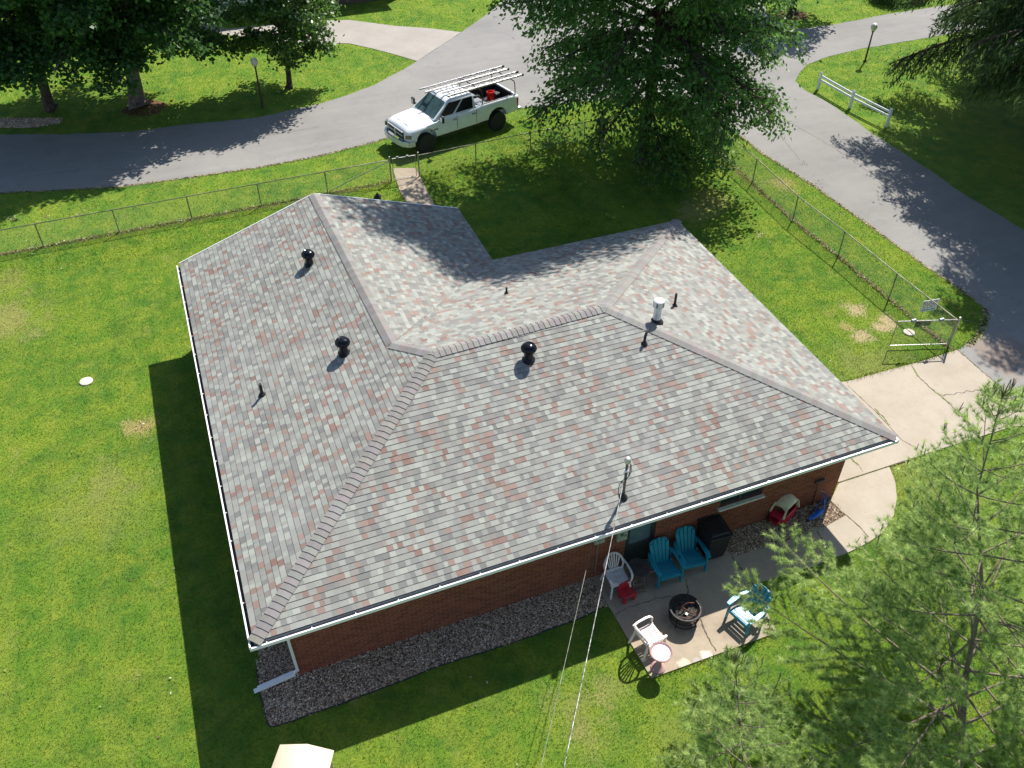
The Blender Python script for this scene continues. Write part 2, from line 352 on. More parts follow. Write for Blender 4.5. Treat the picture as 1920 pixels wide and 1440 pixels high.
GRAVEL3 = px((0, 222), (118, 222), (112, 232), (60, 240), (0, 240), (-60, 240), (-60, 224))
def sheet(name, poly, z, m, thick=0., kind='structure', parent=None):
    b = MB()
    if thick: b.prism(poly, z-thick, z)
    else:
        ar = sum(poly[i][0]*poly[(i+1) % len(poly)][1]-poly[(i+1) % len(poly)][0]*poly[i][1] for i in range(len(poly)))
        if ar < 0: poly = poly[::-1]
        b.add([(x, y, z) for x, y in poly], [tuple(range(len(poly)))])
    o = b.build(name, m, parent); 
    bm = bmesh.new(); bm.from_mesh(o.data); bmesh.ops.triangulate(bm, faces=[f for f in bm.faces if len(f.verts) > 4]); bm.to_mesh(o.data); bm.free()
    if kind: o['kind'] = kind
    return o
def pip(P, poly):
    x, y = P[:, 0], P[:, 1]; ins = np.zeros(len(P), bool); n = len(poly)
    for i in range(n):
        x1, y1 = poly[i]; x2, y2 = poly[(i+1) % n]
        if y1 == y2: continue
        c = ((y1 > y) != (y2 > y)) & (x < (x2-x1)*(y-y1)/(y2-y1)+x1); ins ^= c
    return ins
def roughen(poly, step=.35, amp=.035, seed=1):
    rr = random.Random(seed); out = []; n = len(poly)
    for i in range(n):
        a = Vector(poly[i]); b = Vector(poly[(i+1) % n]); L = (b-a).length; k = max(1, int(L/step)); nn = Vector((-(b-a).y, (b-a).x)).normalized() if L > 0 else Vector((0, 0))
        k = min(k, 60)
        for j in range(k): 
            p = a.lerp(b, j/k)+(nn*rr.uniform(-amp, amp) if 1 else 0); out.append((p.x, p.y))
    return out
b = MB(); b.add([(-150, -60, 0), (170, -60, 0), (170, 200, 0), (-150, 200, 0)], [(0, 1, 2, 3)]); tag(b.build('ground', M['lawn']), kind='structure')
sheet('road', roughen(ASPHALT, .5, .04, 3), .012, M['asphalt'])
sheet('neighbour_driveway', DRIVE_PALE, .020, M['conc_pale'])
sheet('front_walk', WALKGATE, .028, M['conc_walk'], .03)
pad = sheet('driveway_pad', PAD, .030, M['conc_old'], .04)
cw = sheet('side_walk', CURVEW, .034, M['conc_old'], .04)
st = sheet('back_walk', STRIP, .030, M['conc_walk'], .035)
pa = sheet('patio', PATIO, .038, M['conc_walk'], .045)
# cracks and joints in the slabs
def crack(parent, uvs, z, wd=.018, jag=.02, seed=0, m=None, amp=None, pxl=True):
    rr = random.Random(seed); pts = [Vector((*G2(*q), 0)) if pxl else Vector((*q, 0)) for q in uvs]; P = []
    for a, c in zip(pts[:-1], pts[1:]):
        k = max(2, int((c-a).length/.07))
        for j in range(k): P.append(a.lerp(c, j/k)+Vector((rr.uniform(-jag, jag), rr.uniform(-jag, jag), 0)))
    P.append(pts[-1]); b = MB()
    for i in range(len(P)-1):
        d = (P[i+1]-P[i]); n = Vector((-d.y, d.x, 0)).normalized()*wd*.5*rr.uniform(.4, 1.2)
        b.add([(*(P[i]-n).xy, z), (*(P[i+1]-n).xy, z), (*(P[i+1]+n).xy, z), (*(P[i]+n).xy, z)], [(0, 1, 2, 3)])
    o = b.build('road_edge' if parent is None else 'joint' if jag < .006 else 'crack', m or M['crack'], parent); o.location.z = 0; return o
M['crack'] = pmat('crack_dirt', (.11, .085, .055), .95, 0, .3, 20)
M['moss'] = pmat('crack_moss', (.16, .20, .05), .95, 0, .3, 20)
crack(pad, [(1711, 690), (1722, 708), (1748, 732), (1764, 745), (1800, 778), (1830, 806)], .034, .03, .015, 1)
crack(pad, [(1711, 691), (1722, 708)], .036, .05, .02, 11, M['moss'])
crack(pad, [(1747, 731), (1785, 760)], .037, .045, .03, 12, M['moss'])
crack(pad, [(1764, 743), (1790, 740), (1812, 735), (1850, 732), (1878, 725)], .034, .022, .04, 2)
crack(pad, [(1795, 657), (1840, 697), (1870, 722), (1900, 750)], .035, .04, .02, 3)
crack(pad, [(1589, 724), (1640, 772), (1690, 826), (1737, 853)], .034, .022, .004, 4)
crack(pad, [(1640, 768), (1655, 784), (1668, 798)], .036, .05, .03, 5, M['moss'])
crack(pad, [(1595, 861), (1609, 873)], .036, .06, .03, 6, M['moss'])
crack(pad, [(1609, 873), (1617, 886)], .034, .02, .02, 7)
crack(cw, [(1572, 906), (1620, 891), (1668, 875), (1737, 852)], .040, .035, .004, 8)
crack(cw, [(1586, 967), (1612, 990), (1628, 1009)], .040, .03, .004, 9)
crack(cw, [(1531, 998), (1547, 1022), (1552, 1040)], .040, .03, .004, 10)
crack(st, [(1459, 1022), (1480, 1052), (1490, 1070)], .036, .03, .004, 20)
crack(pa, [(1372, 1046), (1412, 1097)], .043, .03, .004, 21)
crack(pa, [(1286, 1088), (1289, 1105), (1286, 1140)], .043, .028, .015, 22)
crack(pa, [(1311, 1161), (1318, 1178), (1325, 1190), (1331, 1205), (1342, 1222)], .043, .035, .02, 23)
crack(pa, [(1153, 1156), (1178, 1141), (1205, 1133), (1230, 1124), (1262, 1120)], .043, .02, .02, 24)
crack(pa, [(1226, 1088), (1228, 1125)], .043, .008, .005, 25)
crack(pa, [(1134, 1104), (1160, 1150)], .043, .008, .005, 26)

M['verge_dirt'] = pmat('verge_dirt', (.30, .25, .18), .95, 0, .4, 12, .1, .8, 40)
ve = px((0, 362), (110, 357), (225, 350), (340, 335), (480, 315), (600, 292), (700, 267), (745, 252)); crack(None, ve, .015, .16, .05, 31, M['verge_dirt'], pxl=False)['kind'] = 'structure'; bpy.data.objects[-1]
ve2 = px((1390, 256), (1427, 286), (1480, 319), (1527, 349), (1593, 397), (1635, 426), (1690, 466), (1752, 509), (1810, 549), (1838, 571)); crack(None, ve2, .015, .14, .05, 32, M['verge_dirt'], pxl=False)['kind'] = 'structure'
ve3 = px((1845, 578), (1850, 592), (1843, 615), (1837, 632), (1812, 648)); crack(None, ve3, .016, .28, .06, 33, M['verge_dirt'], pxl=False)['kind'] = 'structure'
crack(bpy.data.objects['road'], [(985, 38), (1010, 52), (1040, 66), (1075, 90)], .016, .03, .03, 41); crack(bpy.data.objects['road'], [(430, 262), (520, 252), (600, 238)], .016, .016, .03, 42); crack(bpy.data.objects['road'], [(1480, 230), (1560, 275), (1640, 330), (1700, 385)], .016, .016, .05, 43); crack(bpy.data.objects['road'], [(60, 330), (160, 318), (250, 318)], .016, .02, .04, 44); crack(bpy.data.objects['road'], [(1420, 250), (1470, 262), (1500, 300)], .016, .012, .05, 45)
# ------------------------------------------------------------ gravel (real stones)
def stones(name, poly, n, s0, s1, seed, stops, label=None):
    rs = np.random.default_rng(seed); A = np.array(poly); lo, hi = A.min(0), A.max(0)
    P = rs.uniform(lo, hi, size=(n*4, 2)); P = P[pip(P, poly)][:n]; n = len(P)
    base = np.array([(1, 0, 0), (0, 1, 0), (-1, 0, 0), (0, -1, 0), (0, 0, 1)], float)
    S = rs.uniform(s0, s1, (n, 1, 1))*rs.uniform(.6, 1.2, (n, 1, 3)); a = rs.uniform(0, 2*PI, n)
    V = base[None]*S*np.array([1, 1, .75])+rs.normal(0, .12, (n, 5, 3))*S
    ca, sa = np.cos(a)[:, None], np.sin(a)[:, None]
    X = V[:, :, 0]*ca-V[:, :, 1]*sa+P[:, 0:1]; Y = V[:, :, 0]*sa+V[:, :, 1]*ca+P[:, 1:2]; Z = V[:, :, 2]+rs.uniform(.004, .03, (n, 1))
    V = np.stack([X, Y, Z], 2); T = [(0, 1, 4), (1, 2, 4), (2, 3, 4), (3, 0, 4)]
    F = np.stack([V[:, t, :] for t in T], 1).reshape(-1, 3)
    m = leaf_mat(name+'_stone', stops, 0., .75, spec=.3)
    o = np_mesh(name, F, 3, m, rnd=np.repeat(rs.random(n), 4)); tag(o, kind='stuff'); return o
GSTOPS = [(0, (.17, .115, .075)), (.3, (.36, .25, .17)), (.55, (.48, .345, .235)), (.75, (.58, .44, .31)), (.92, (.70, .58, .44)), (1, (.88, .80, .68))]
M['gravel_bed'] = pmat('gravel_bed', (.17, .125, .09), .95, 0, .5, 40, .1, .9, 60)
sheet('gravel_bed', GRAVEL1, .008, M['gravel_bed']); sheet('gravel_bed', GRAVEL2, .010, M['gravel_bed']); sheet('gravel_bed', GRAVEL3, .012, M['gravel_bed'])
stones('gravel', GRAVEL1, 17000, .014, .028, 1, GSTOPS); stones('gravel', GRAVEL2, 4200, .018, .032, 2, [(p, tuple(min(1, c*.85) for c in q)) for p, q in GSTOPS])
stones('gravel', GRAVEL3, 3500, .03, .06, 3, GSTOPS)
# dark landscape-fabric edge of the gravel bed
e = px((1131, 1138), (1100, 1155), (960, 1207), (840, 1243), (753, 1277), (640, 1320), (560, 1348), (523, 1361), (506, 1363), (500, 1353), (487, 1293), (480, 1235))
b = MB(); b.tube([(q.x+rng.uniform(-.012, .012), q.y+rng.uniform(-.012, .012), .018) for a_, c_ in zip(e[:-1], e[1:]) for q in [Vector(a_).lerp(Vector(c_), t/4) for t in range(4)]], .017, 5); b.build('bed_edging', M['black_rub'], None)
tag(bpy.data.objects['bed_edging'], 'black edging strip round the long gravel bed below the brick wall', 'edging')
# ------------------------------------------------------------ the brick house
H = 2.6
house = thing('brick_house', 'single storey red brick ranch house with a grey and rust shingled L shaped hip roof', 'house')
pA, pB, pC, pN, pE, pF = [Vector(G2(*q, H)) for q in ((468, 1218), (1686, 826), (1271, 415), (925, 490), (860, 393), (331, 498))]
def inset(P, Q, d):           # line PQ moved d to its left (inwards)
    n = (Q-P).normalized(); n = Vector((-n.y, n.x)); return (P+n*d, Q+n*d)
def isect(l1, l2):
    (p, q), (r_, s_) = l1, l2; d1 = q-p; d2 = s_-r_; t = ((r_-p).x*d2.y-(r_-p).y*d2.x)/(d1.x*d2.y-d1.y*d2.x); return p+d1*t
gi = .105
lAB = inset(pA, pB, gi); lBC = inset(pB, pC, .03); lCN = (pC, pN); lNE = inset(pN, pE, .03); lEF = (pE, pF); lFA = inset(pF, pA, gi)
ra, rb, rc, rn, re, rf = isect(lFA, lAB), isect(lAB, lBC), isect(lBC, lCN), isect(lCN, lNE), isect(lNE, lEF), isect(lEF, lFA)
ZE = H+.045
v3 = lambda p, z: Vector((p.x, p.y, z))
a3, b3, c3, n3_, e3, f3 = [v3(p, ZE) for p in (ra, rb, rc, rn, re, rf)]
PK = G(588, 364, 4.21); KK = G(735, 645, 4.21); JJ = G(812, 662, 4.51); RR = G(1133, 576, 4.51)
FAC = {'front': ([a3, b3, RR, JJ], 1), 'right': ([b3, c3, RR], 1), 'back': ([c3, n3_, KK, JJ, RR], 1), 'left': ([f3, a3, JJ, KK, PK], 1), 'inner': ([n3_, e3, PK, KK], 1)}
def plane(name):
    P = FAC[name][0]; o = P[0]; e = (P[1]-P[0]).normalized(); A = [(p-o) for p in P]
    far = [a for a in A if (a-e*a.dot(e)).length > 1.]
    s = Vector((0, 0, 0))
    for a in far: q = a-e*a.dot(e); s += q.normalized()*q.length
    s.normalize(); n = e.cross(s); return o, e, s, n
FAN = {'front': [(0, 1, 2), (0, 2, 3)], 'right': [(0, 1, 2)], 'back': [(0, 1, 2), (0, 2, 3), (0, 3, 4)], 'left': [(3, 4, 0), (3, 0, 1), (3, 1, 2)], 'inner': [(0, 1, 2), (0, 2, 3)]}
def surf_z(name, x, y):
    P = FAC[name][0]; best = None
    for t in FAN[name]:
        a, b_, c = [P[i] for i in t]; den = (b_.y-c.y)*(a.x-c.x)+(c.x-b_.x)*(a.y-c.y); l1 = ((b_.y-c.y)*(x-c.x)+(c.x-b_.x)*(y-c.y))/den; l2 = ((c.y-a.y)*(x-c.x)+(a.x-c.x)*(y-c.y))/den; l3 = 1-l1-l2; m_ = min(l1, l2, l3)
        if best is None or m_ > best[0]: best = (m_, l1*a.z+l2*b_.z+l3*c.z)
    return best[1]
def on_roof(u, v, name):
    o, e, s, n = plane(name); d = Vector(ray(u, v)); c = Vector(CP); return c+d*((o-c).dot(n)/d.dot(n))
# decking under the shingles + soffit box
b = MB()
for k, (P, _) in FAC.items():
    Q = [p+Vector((0, 0, -.03)) for p in P]; b.add(Q, FAN[k])
deck = b.build('roof', pmat('roof_deck', (.10, .10, .10), .9), house)
def clip(poly, ax, lim, keep_ge):
    out = []; n = len(poly)
    for i in range(n):
        p, q = poly[i], poly[(i+1) % n]; a = p[ax]-lim; c = q[ax]-lim
        if not keep_ge: a, c = -a, -c
        if a >= 0: out.append(p)
        if (a >= 0) != (c >= 0): t = a/(a-c); out.append((p[0]+(q[0]-p[0])*t, p[1]+(q[1]-p[1])*t))
    return out
PAL = [((0.248, 0.253, 0.241), 22), ((0.196, 0.201, 0.196), 14), ((0.284, 0.294, 0.278), 20), ((0.336, 0.358, 0.330), 12), ((0.318, 0.336, 0.315), 9), ((0.236, 0.216, 0.205), 7), ((0.262, 0.180, 0.155), 9), ((0.222, 0.132, 0.111), 4), ((0.171, 0.174, 0.173), 6)]
PALc = [c for c, k in PAL for _ in range(k)]
def shingles(fname, seed, mean=1.0):
    rr = random.Random(seed); o, e, s, n = plane(fname); P = FAC[fname][0]
    poly = [((p-o).dot(e), (p-o).dot(s)) for p in P]; u0 = min(p[0] for p in poly); u1 = max(p[0] for p in poly); v1 = max(p[1] for p in poly)
    V = []; F = []; CC = []
    def S3(x, y, h): p = o+e*x+s*y; return Vector((p.x, p.y, surf_z(fname, p.x, p.y)))+n*h
    ex = .143; k = 0; v = -.0
    while v < v1:
        u = u0-rr.uniform(0, .3); blend = 0; prev = None
        while u < u1:
            wd = rr.choice((.09, .11, .13, .15, .17, .19)); c = rr.choice(PALc)
            if prev is not None and rr.random() < .04: c = prev
            prev = c; j = rr.uniform(.90, 1.10); c = (c[0]*j*.93, c[1]*j*.91, c[2]*j*.845)
            up = rr.random() < .5; z0 = .012 if up else .008
            q = clip(clip(clip(clip(poly, 0, u, True), 0, u+wd, False), 1, v, True), 1, v+ex, False)
            if len(q) >= 3 and abs(sum(q[i][0]*q[(i+1) % len(q)][1]-q[(i+1) % len(q)][0]*q[i][1] for i in range(len(q)))) > 2e-4:
                def h(t): return z0*(1-(t-v)/ex)+.001
                sh = .015   # printed dark granule band, also painting in the shadow line under the next course
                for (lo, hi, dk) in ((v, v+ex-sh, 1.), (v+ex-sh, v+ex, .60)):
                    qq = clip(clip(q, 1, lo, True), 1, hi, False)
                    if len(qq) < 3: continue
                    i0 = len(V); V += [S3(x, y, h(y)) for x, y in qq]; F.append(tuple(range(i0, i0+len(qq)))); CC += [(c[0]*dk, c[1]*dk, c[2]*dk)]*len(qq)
                # butt edge
                bt = [p for p in q if abs(p[1]-v) < 1e-5]
                if len(bt) == 2:
                    x0, x1 = sorted((bt[0][0], bt[1][0])); i0 = len(V)
                    V += [S3(x0, v, -.004), S3(x1, v, -.004), S3(x1, v, z0+.001), S3(x0, v, z0+.001)]; F.append((i0, i0+1, i0+2, i0+3)); CC += [(.12, .12, .12)]*4
            u += wd
        v += ex; k += 1
    me = bpy.data.meshes.new('shingle_field'); me.from_pydata([tuple(p) for p in V], [], F); me.update(); me.materials.append(M['shingle'])
    ca = me.color_attributes.new('Col', 'FLOAT_COLOR', 'CORNER'); ca.data.foreach_set('color', [x for c in CC for x in (*c, 1.)])
    ob = bpy.data.objects.new('shingle_field', me); link(ob, deck); return ob
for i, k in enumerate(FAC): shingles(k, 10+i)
# hip and ridge caps
def caps(P, Q, fa, fb, seed, m_in=0.):
    rr = random.Random(seed); na, nb = plane(fa)[3], plane(fb)[3]; d = (Q-P); L = d.length; d.normalize()
    def down(n): 
        t = n.cross(d).normalized(); return t
    ta = down(na); tb = -down(nb)
    if ta.dot(nb) > 0: ta = -ta
    if tb.dot(na) > 0: tb = -tb
    up = (na+nb).normalized(); V = []; F = []; CC = []; x = 0.; wdt = .165
    while x < L-.02:
        x1 = min(x+.15, L); c0 = rr.choice([(.224, .206, .188), (.212, .194, .177), (.236, .219, .199), (.200, .184, .169), (.246, .231, .212)]); c0 = tuple(k*rr.uniform(.94, 1.06) for k in c0); z = .030
        A = P+d*x; B = P+d*(x1+.01); i0 = len(V)
        pts = [A+ta*wdt+na*(z), A+ta*.03+na*(z+.006), A+up*(z+.008), A+tb*.03+nb*(z+.006), A+tb*wdt+nb*z]
        pt2 = [B+ta*wdt+na*(z-.016), B+ta*.03+na*(z-.010), B+up*(z-.008), B+tb*.03+nb*(z-.010), B+tb*wdt+nb*(z-.016)]
        low = [A+ta*wdt-na*.002, A-up*.0, A+tb*wdt-nb*.002]
        V += pts+pt2+low
        for j in range(4): F.append((i0+j, i0+j+1, i0+6+j, i0+5+j)); CC += [c0]*4
        F.append((i0, i0+10, i0+11, i0+2, i0+1)); CC += [(.180, .166, .151)]*5; F.append((i0+2, i0+11, i0+12, i0+4, i0+3)); CC += [(.180, .166, .151)]*5
        for a_, b_ in ((0, 5), (9, 4)): 
            pass
        x += .15
    me = bpy.data.meshes.new('ridge_cap'); me.from_pydata([tuple(p) for p in V], [], F); me.update(); me.materials.append(M['shingle'])
    ca = me.color_attributes.new('Col', 'FLOAT_COLOR', 'CORNER'); ca.data.foreach_set('color', [x for c in CC for x in (*c, 1.)])
    ob = bpy.data.objects.new('ridge_cap', me); link(ob, deck)
caps(a3, JJ, 'front', 'left', 1); caps(JJ, RR, 'front', 'back', 2); caps(b3, RR, 'right', 'front', 3); caps(c3, RR, 'back', 'right', 4); caps(KK, JJ, 'left', 'back', 5); caps(PK, KK, 'inner', 'left', 6)
# soffit and fascia
b = MB(); fp = [ra, rb, rc, rn, re, rf]; fpi = [(p.x, p.y) for p in fp]
b.prism(fpi, H-.105, H+.005)
sf = b.build('soffit', M['soffit'], house)
# gutters
def gutter(P, Q, name='gutter', step=.86, ends=True, hang=True, drop=0):
    P = Vector((P.x, P.y, 0)); Q = Vector((Q.x, Q.y, 0)); d = (Q-P).normalized(); n = Vector((-d.y, d.x, 0)); L = (Q-P).length
    b = MB(); z = H-drop
    b.beam(P+n*.004+Vector((0, 0, z-.048)), Q+n*.004+Vector((0, 0, z-.048)), .007, .09)     # face
    b.beam(P+n*.013+Vector((0, 0, z-.003)), Q+n*.016+Vector((0, 0, z-.003)), .034, .014)      # rolled lip
    b.beam(P+n*.055+Vector((0, 0, z-.09)), Q+n*.055+Vector((0, 0, z-.09)), .095, .006)
    if ends:
        for e_ in (P+d*.004, Q-d*.004): b.beam(e_+Vector((0, 0, z-.047)), e_+n*.1+Vector((0, 0, z-.047)), .006, .084)
    g = b.build(name, M['white_metal'], house)
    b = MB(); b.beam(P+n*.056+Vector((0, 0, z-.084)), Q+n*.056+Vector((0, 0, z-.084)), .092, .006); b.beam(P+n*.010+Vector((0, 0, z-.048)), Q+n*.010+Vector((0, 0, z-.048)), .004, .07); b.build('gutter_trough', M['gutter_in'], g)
    if hang:
        x = .35
        while x < L-.1:
            h = MB(); c = P+d*x+Vector((0, 0, z-.004)); h.beam(c+n*.02, c+n*.062, .022, .008); h.beam(c+n*.062, c+n*.085-Vector((0, 0, .01)), .010, .006); h.build('gutter_hanger', M['white_metal'], g); x += step
    return g
gutter(pA, pB, step=.92); gutter(pF, pA, step=.88, ends=False)
gutter(pB, pC, hang=False); gutter(pN, pE, hang=False); gutter(pC, pN, hang=False, drop=.06)
# drip edge on the gable rakes
b = MB(); 
for P, Q in ((f3, PK), (PK, e3)): b.beam(P+Vector((0, .02, -.03)), Q+Vector((0, .02, -.03)), .03, .10)
b.build('rake_board', M['white_metal'], house)
# walls: bays and openings
def wall_run(name, x0, x1, y, nrm, openings, axis='x', z1=H-.10, dep=.11, parent=house):
    """brick wall in the plane; openings (a,b,za,zb)"""
    xs = sorted({x0, x1, *[o[0] for o in openings], *[o[1] for o in openings]}); zs = sorted({-.05, z1, *[o[2] for o in openings], *[o[3] for o in openings]})
    b = MB(); b.uv = []
    def P(u, z, off=0.): return (u, y-nrm*off, z) if axis == 'x' else (y-nrm*off, u, z)
    def quad(p, uv): b.add(p, [(0, 1, 2, 3)]); b.uv += uv
    for i in range(len(xs)-1):
        for j in range(len(zs)-1):
            um, zm = (xs[i]+xs[i+1])/2, (zs[j]+zs[j+1])/2
            if any(o[0] < um < o[1] and o[2] < zm < o[3] for o in openings): continue
            quad([P(xs[i], zs[j]), P(xs[i+1], zs[j]), P(xs[i+1], zs[j+1]), P(xs[i], zs[j+1])], [(xs[i], zs[j]), (xs[i+1], zs[j]), (xs[i+1], zs[j+1]), (xs[i], zs[j+1])])
    for (a, c, za, zb) in openings:
        for u in (a, c): quad([P(u, za), P(u, za, dep), P(u, zb, dep), P(u, zb)], [(0, za), (dep, za), (dep, zb), (0, zb)])
        for z in (za, zb): quad([P(a, z), P(c, z), P(c, z, dep), P(a, z, dep)], [(a, 0), (c, 0), (c, dep), (a, dep)])
    return b.build(name, M['brick'], parent)
XL = pA.x+WY; XR = pB.x-WY; YB = (pC.y+pN.y)/2-WY; XN = (pN.x+pE.x)/2-WY; YG = (pE.y+pF.y)/2-.30
DOOR = (8.95, 9.78, .05, 2.1); WIN = (11.60, 12.86, 1.18, 2.1); W2 = (2.6, 4.2, 1.7, 2.3)
YW = WY-.005
fw = wall_run('wall', XL, XR, YW, -1, [DOOR, WIN])
wall_run('wall', YW, YB, XR, 1, [(3.2, 5.4, .9, 2.1)], 'y'); wall_run('wall', YW, YG, XL, -1, [(3., 4.4, 1.0, 2.1), (9., 10.4, 1.0, 2.1)], 'y')
wall_run('wall', XN, XR, YB, 1, [(11., 12.6, .9, 2.1)]); wall_run('wall', YB, YG, XN, 1, [(12.2, 13.1, 0., 2.1)], 'y')
wall_run('wall', XL, XN, YG, 1, [(2.2, 3.8, .9, 2.1), (5.6, 7., .9, 2.1)])
gb = MB(); gb.uv = []; gx = [(XL, H-.10), (XN, H-.10), (XN, H+.14), (PK.x, 4.13), (XL, H+.14)]
gb.add([(x, YG, z) for x, z in gx], [(0, 1, 2, 3, 4)]); gb.uv += gx; gb.build('gable', M['brick'], house)
M['win_frame'] = pmat('bronze_window_frame', (.085, .095, .09), .4, .3, .1, 6)
def window(x0, x1, z0, z1, y, nrm, axis='x', sill=True, col=None):
    T = (lambda u, o_, z: (u, y-nrm*o_, z)) if axis == 'x' else (lambda u, o_, z: (y-nrm*o_, u, z))
    b = MB()
    for a, c in (((x0+.02, z0), (x0+.02, z1)), ((x1-.02, z0), (x1-.02, z1)), ((x0+.04, z1-.02), (x1-.04, z1-.02)), ((x0+.04, z0+.02), (x1-.04, z0+.02)), (((x0+x1)/2, z0+.04), ((x0+x1)/2, z1-.04))):
        b.beam(T(a[0], .07, a[1]), T(c[0], .07, c[1]), .045, .04)
    f = b.build('window', M['win_frame'], house)
    g = MB(); g.add([T(x0, .09, z0), T(x1, .09, z0), T(x1, .09, z1), T(x0, .09, z1)], [(0, 1, 2, 3)]); g.build('pane', M['glass_dk'], f)
    s = MB(); s.beam(T(x0-.05, -.01, z0-.028), T(x1+.05, -.01, z0-.028), .17 if axis == 'x' else .17, .055); s.build('sill', M['sill'], f)
M['sill'] = pmat('limestone_sill', (.62, .62, .55), .8, 0, .12, 8)
window(*WIN, YW, -1); window(3.2, 5.4, .9, 2.1, XR, 1, 'y'); window(3., 4.4, 1., 2.1, XL, -1, 'y'); window(9., 10.4, 1., 2.1, XL, -1, 'y')
window(11., 12.6, .9, 2.1, YB, 1); window(2.2, 3.8, .9, 2.1, YG, 1); window(5.6, 7., .9, 2.1, YG, 1)
b = MB(); b.box(((XN)-.05, 12.65, 1.05), (.05, .9, 2.1)); b.build('door', M['white_metal'], house)
# storm door
M['door_dk'] = pmat('dark_green_door_paint', (.030, .042, .040), .4); M['door_glass'] = pmat('door_glass', (.11, .17, .19), .12, 0, .15, 3, .9)
b = MB(); x0, x1, z0, z1 = DOOR; y = YW+.05
b.box(((x0+x1)/2, y, .40+.02), (x1-x0-.01, .045, .74)); b.box((x0+.06, y, 1.42), (.11, .045, 1.30)); b.box((x1-.06, y, 1.42), (.11, .045, 1.30)); b.box(((x0+x1)/2, y, 2.03), (x1-x0-.24, .045, .09))
dr = b.build('door', M['door_dk'], house, bevel=.006)
g = MB(); g.add([(x0+.1, y+.01, .78), (x1-.1, y+.01, .78), (x1-.1, y+.01, 2.0), (x0+.1, y+.01, 2.0)], [(0, 1, 2, 3)]); g.build('pane', M['door_glass'], dr)
h = MB(); h.tube([(x1-.09, y-.03, .95), (x1-.09, y-.07, .97), (x1-.09, y-.07, 1.10), (x1-.09, y-.03, 1.12)], .008, 6); h.build('handle', M['black_metal'], dr)
b = MB(); b.box((9.36, .50, .04), (1.1, .42, .08)); b.build('door_step', M['conc_walk'], house, bevel=.01)
# meter, service panel under the eave
M['panel_gr'] = pmat('pale_green_panel', (.30, .36, .29), .5, 0, .15, 6); M['meter'] = pmat('meter_grey', (.36, .40, .40), .45, .3, .15, 6)
b = MB(); b.box((8.79, YW-.05, 1.46), (.27, .095, .42)); pn = b.build('service_panel', M['panel_gr'], house, bevel=.008)
b = MB(); b.lathe([(0, 0), (.045, 0), (.045, .02), (0, .02)], 14, (0, 0, 0), Matrix.Translation((8.76, YW-.10, 1.50)) @ Matrix.Rotation(PI/2, 4, 'X')); b.box((8.86, YW-.101, 1.43), (.05, .01, .07)); b.build('dial', pmat('panel_dial', (.10, .16, .12), .4), pn)
b = MB(); b.box((8.16, YW-.06, 1.62), (.27, .11, .36)); b.build('meter_box', M['meter'], house, bevel=.01)
b = MB(); b.lathe([(.0, .06), (.07, .055), (.085, 0), (.085, -.06)], 18, (0, 0, 0), Matrix.Translation((8.16, YW-.15, 1.66)) @ Matrix.Rotation(PI/2, 4, 'X')); b.build('electric_meter', M['meter'], house, smooth=True)
# faucet-height conduit
b = MB(); b.tube([(8.16, YW-.03, 1.45), (8.16, YW-.03, .25)], .016, 6); b.build('conduit', M['galv'], house)
# downspout at the near left corner
dxy = (XL+.00, YW-.045)
b = MB(); b.beam((XL-.02, YW-.055, 2.45), (XL+.01, YW-.055, .28), .065, .05, (0, 1, 0)); b.beam((XL-.02, YW-.065, 2.40), (XL-.02, pA.y+.07, 2.50), .06, .05, (1, 0, 0))
d0 = b.build('downspout', M['downs'] if 'downs' in M else M['white_metal'], house, bevel=.006)
e0 = G(553, 1262, .12); e1 = G(484, 1292, .07)
b = MB(); b.beam((XL+.01, YW-.055, .32), (e0.x, e0.y, .14), .066, .052, (0, 1, 0)); b.beam((e0.x, e0.y, .125), e1, .125, .075); b.beam(Vector(e1)+Vector((0, 0, -.02)), Vector(e1)+(Vector(e1)-Vector((e0.x, e0.y, .12))).normalized()*.10+Vector((0, 0, -.02)), .12, .012)
b.build('downspout_extension', M['white_metal'], d0, bevel=.006)
# ---- things standing on the roof
def turbine(u, v, fac, sc=1.):
    bp = on_roof(u, v, fac); nrm = plane(fac)[3]; T = Matrix.Translation(bp)
    b = MB(); b.lathe([(.17, -.06), (.165, .02), (.12, .06), (.115, .2), (.118, .24)], 22)
    r = b.build('roof_turbine', M['black_metal'], house, smooth=True); r.location = bp; r.scale = (sc,)*3
    h = MB(); n = 22
    for k in range(n):   # curved vanes
        a0 = 2*PI*k/n; vs = []
        for i in range(7):
            t = i/6; z = .24+t*.21; rr_ = .11+.085*math.sin(PI*(t*.86+.07)); 
            for da, dr in ((0, 0), (.20, .010)): a = a0+da+t*.25; vs.append(((rr_+dr)*math.cos(a), (rr_+dr)*math.sin(a), z))
        h.add(vs, [(2*i, 2*i+1, 2*i+3, 2*i+2) for i in range(6)])
    h.lathe([(.135, .445), (.14, .455), (.10, .475), (.085, .468), (.05, .478), (0, .482)], 24); h.lathe([(.10, .25), (.165, .30), (.178, .345), (.165, .39), (.12, .44)], 22)
    h.build('turbine_head', M['black_gloss'], r, smooth=True)
M['black_gloss'] = pmat('black_gloss_paint', (.012, .013, .018), .14, .5, .15, 8)
turbine(580.5, 495, 'left', .95); turbine(645, 661, 'left', .97); turbine(991, 673, 'front', 1.)
def pipe(bp, h_, r_=.035, name='vent_pipe', m='black_rub', top=None):
    bp = Vector(bp); b = MB(); b.tube([(0, 0, -.05), (0, 0, h_)] if top is None else top, r_, 12)
    r = b.build(name, M[m], house, smooth=True); r.location = bp
    f = MB(); f.lathe([(r_*2.6, -.03), (r_*2.3, .01), (r_*1.4, .05), (r_*1.1, .08), (r_*1.0, .08)], 14); f.build('pipe_boot', M['black_rub'], r, smooth=True)
    return r
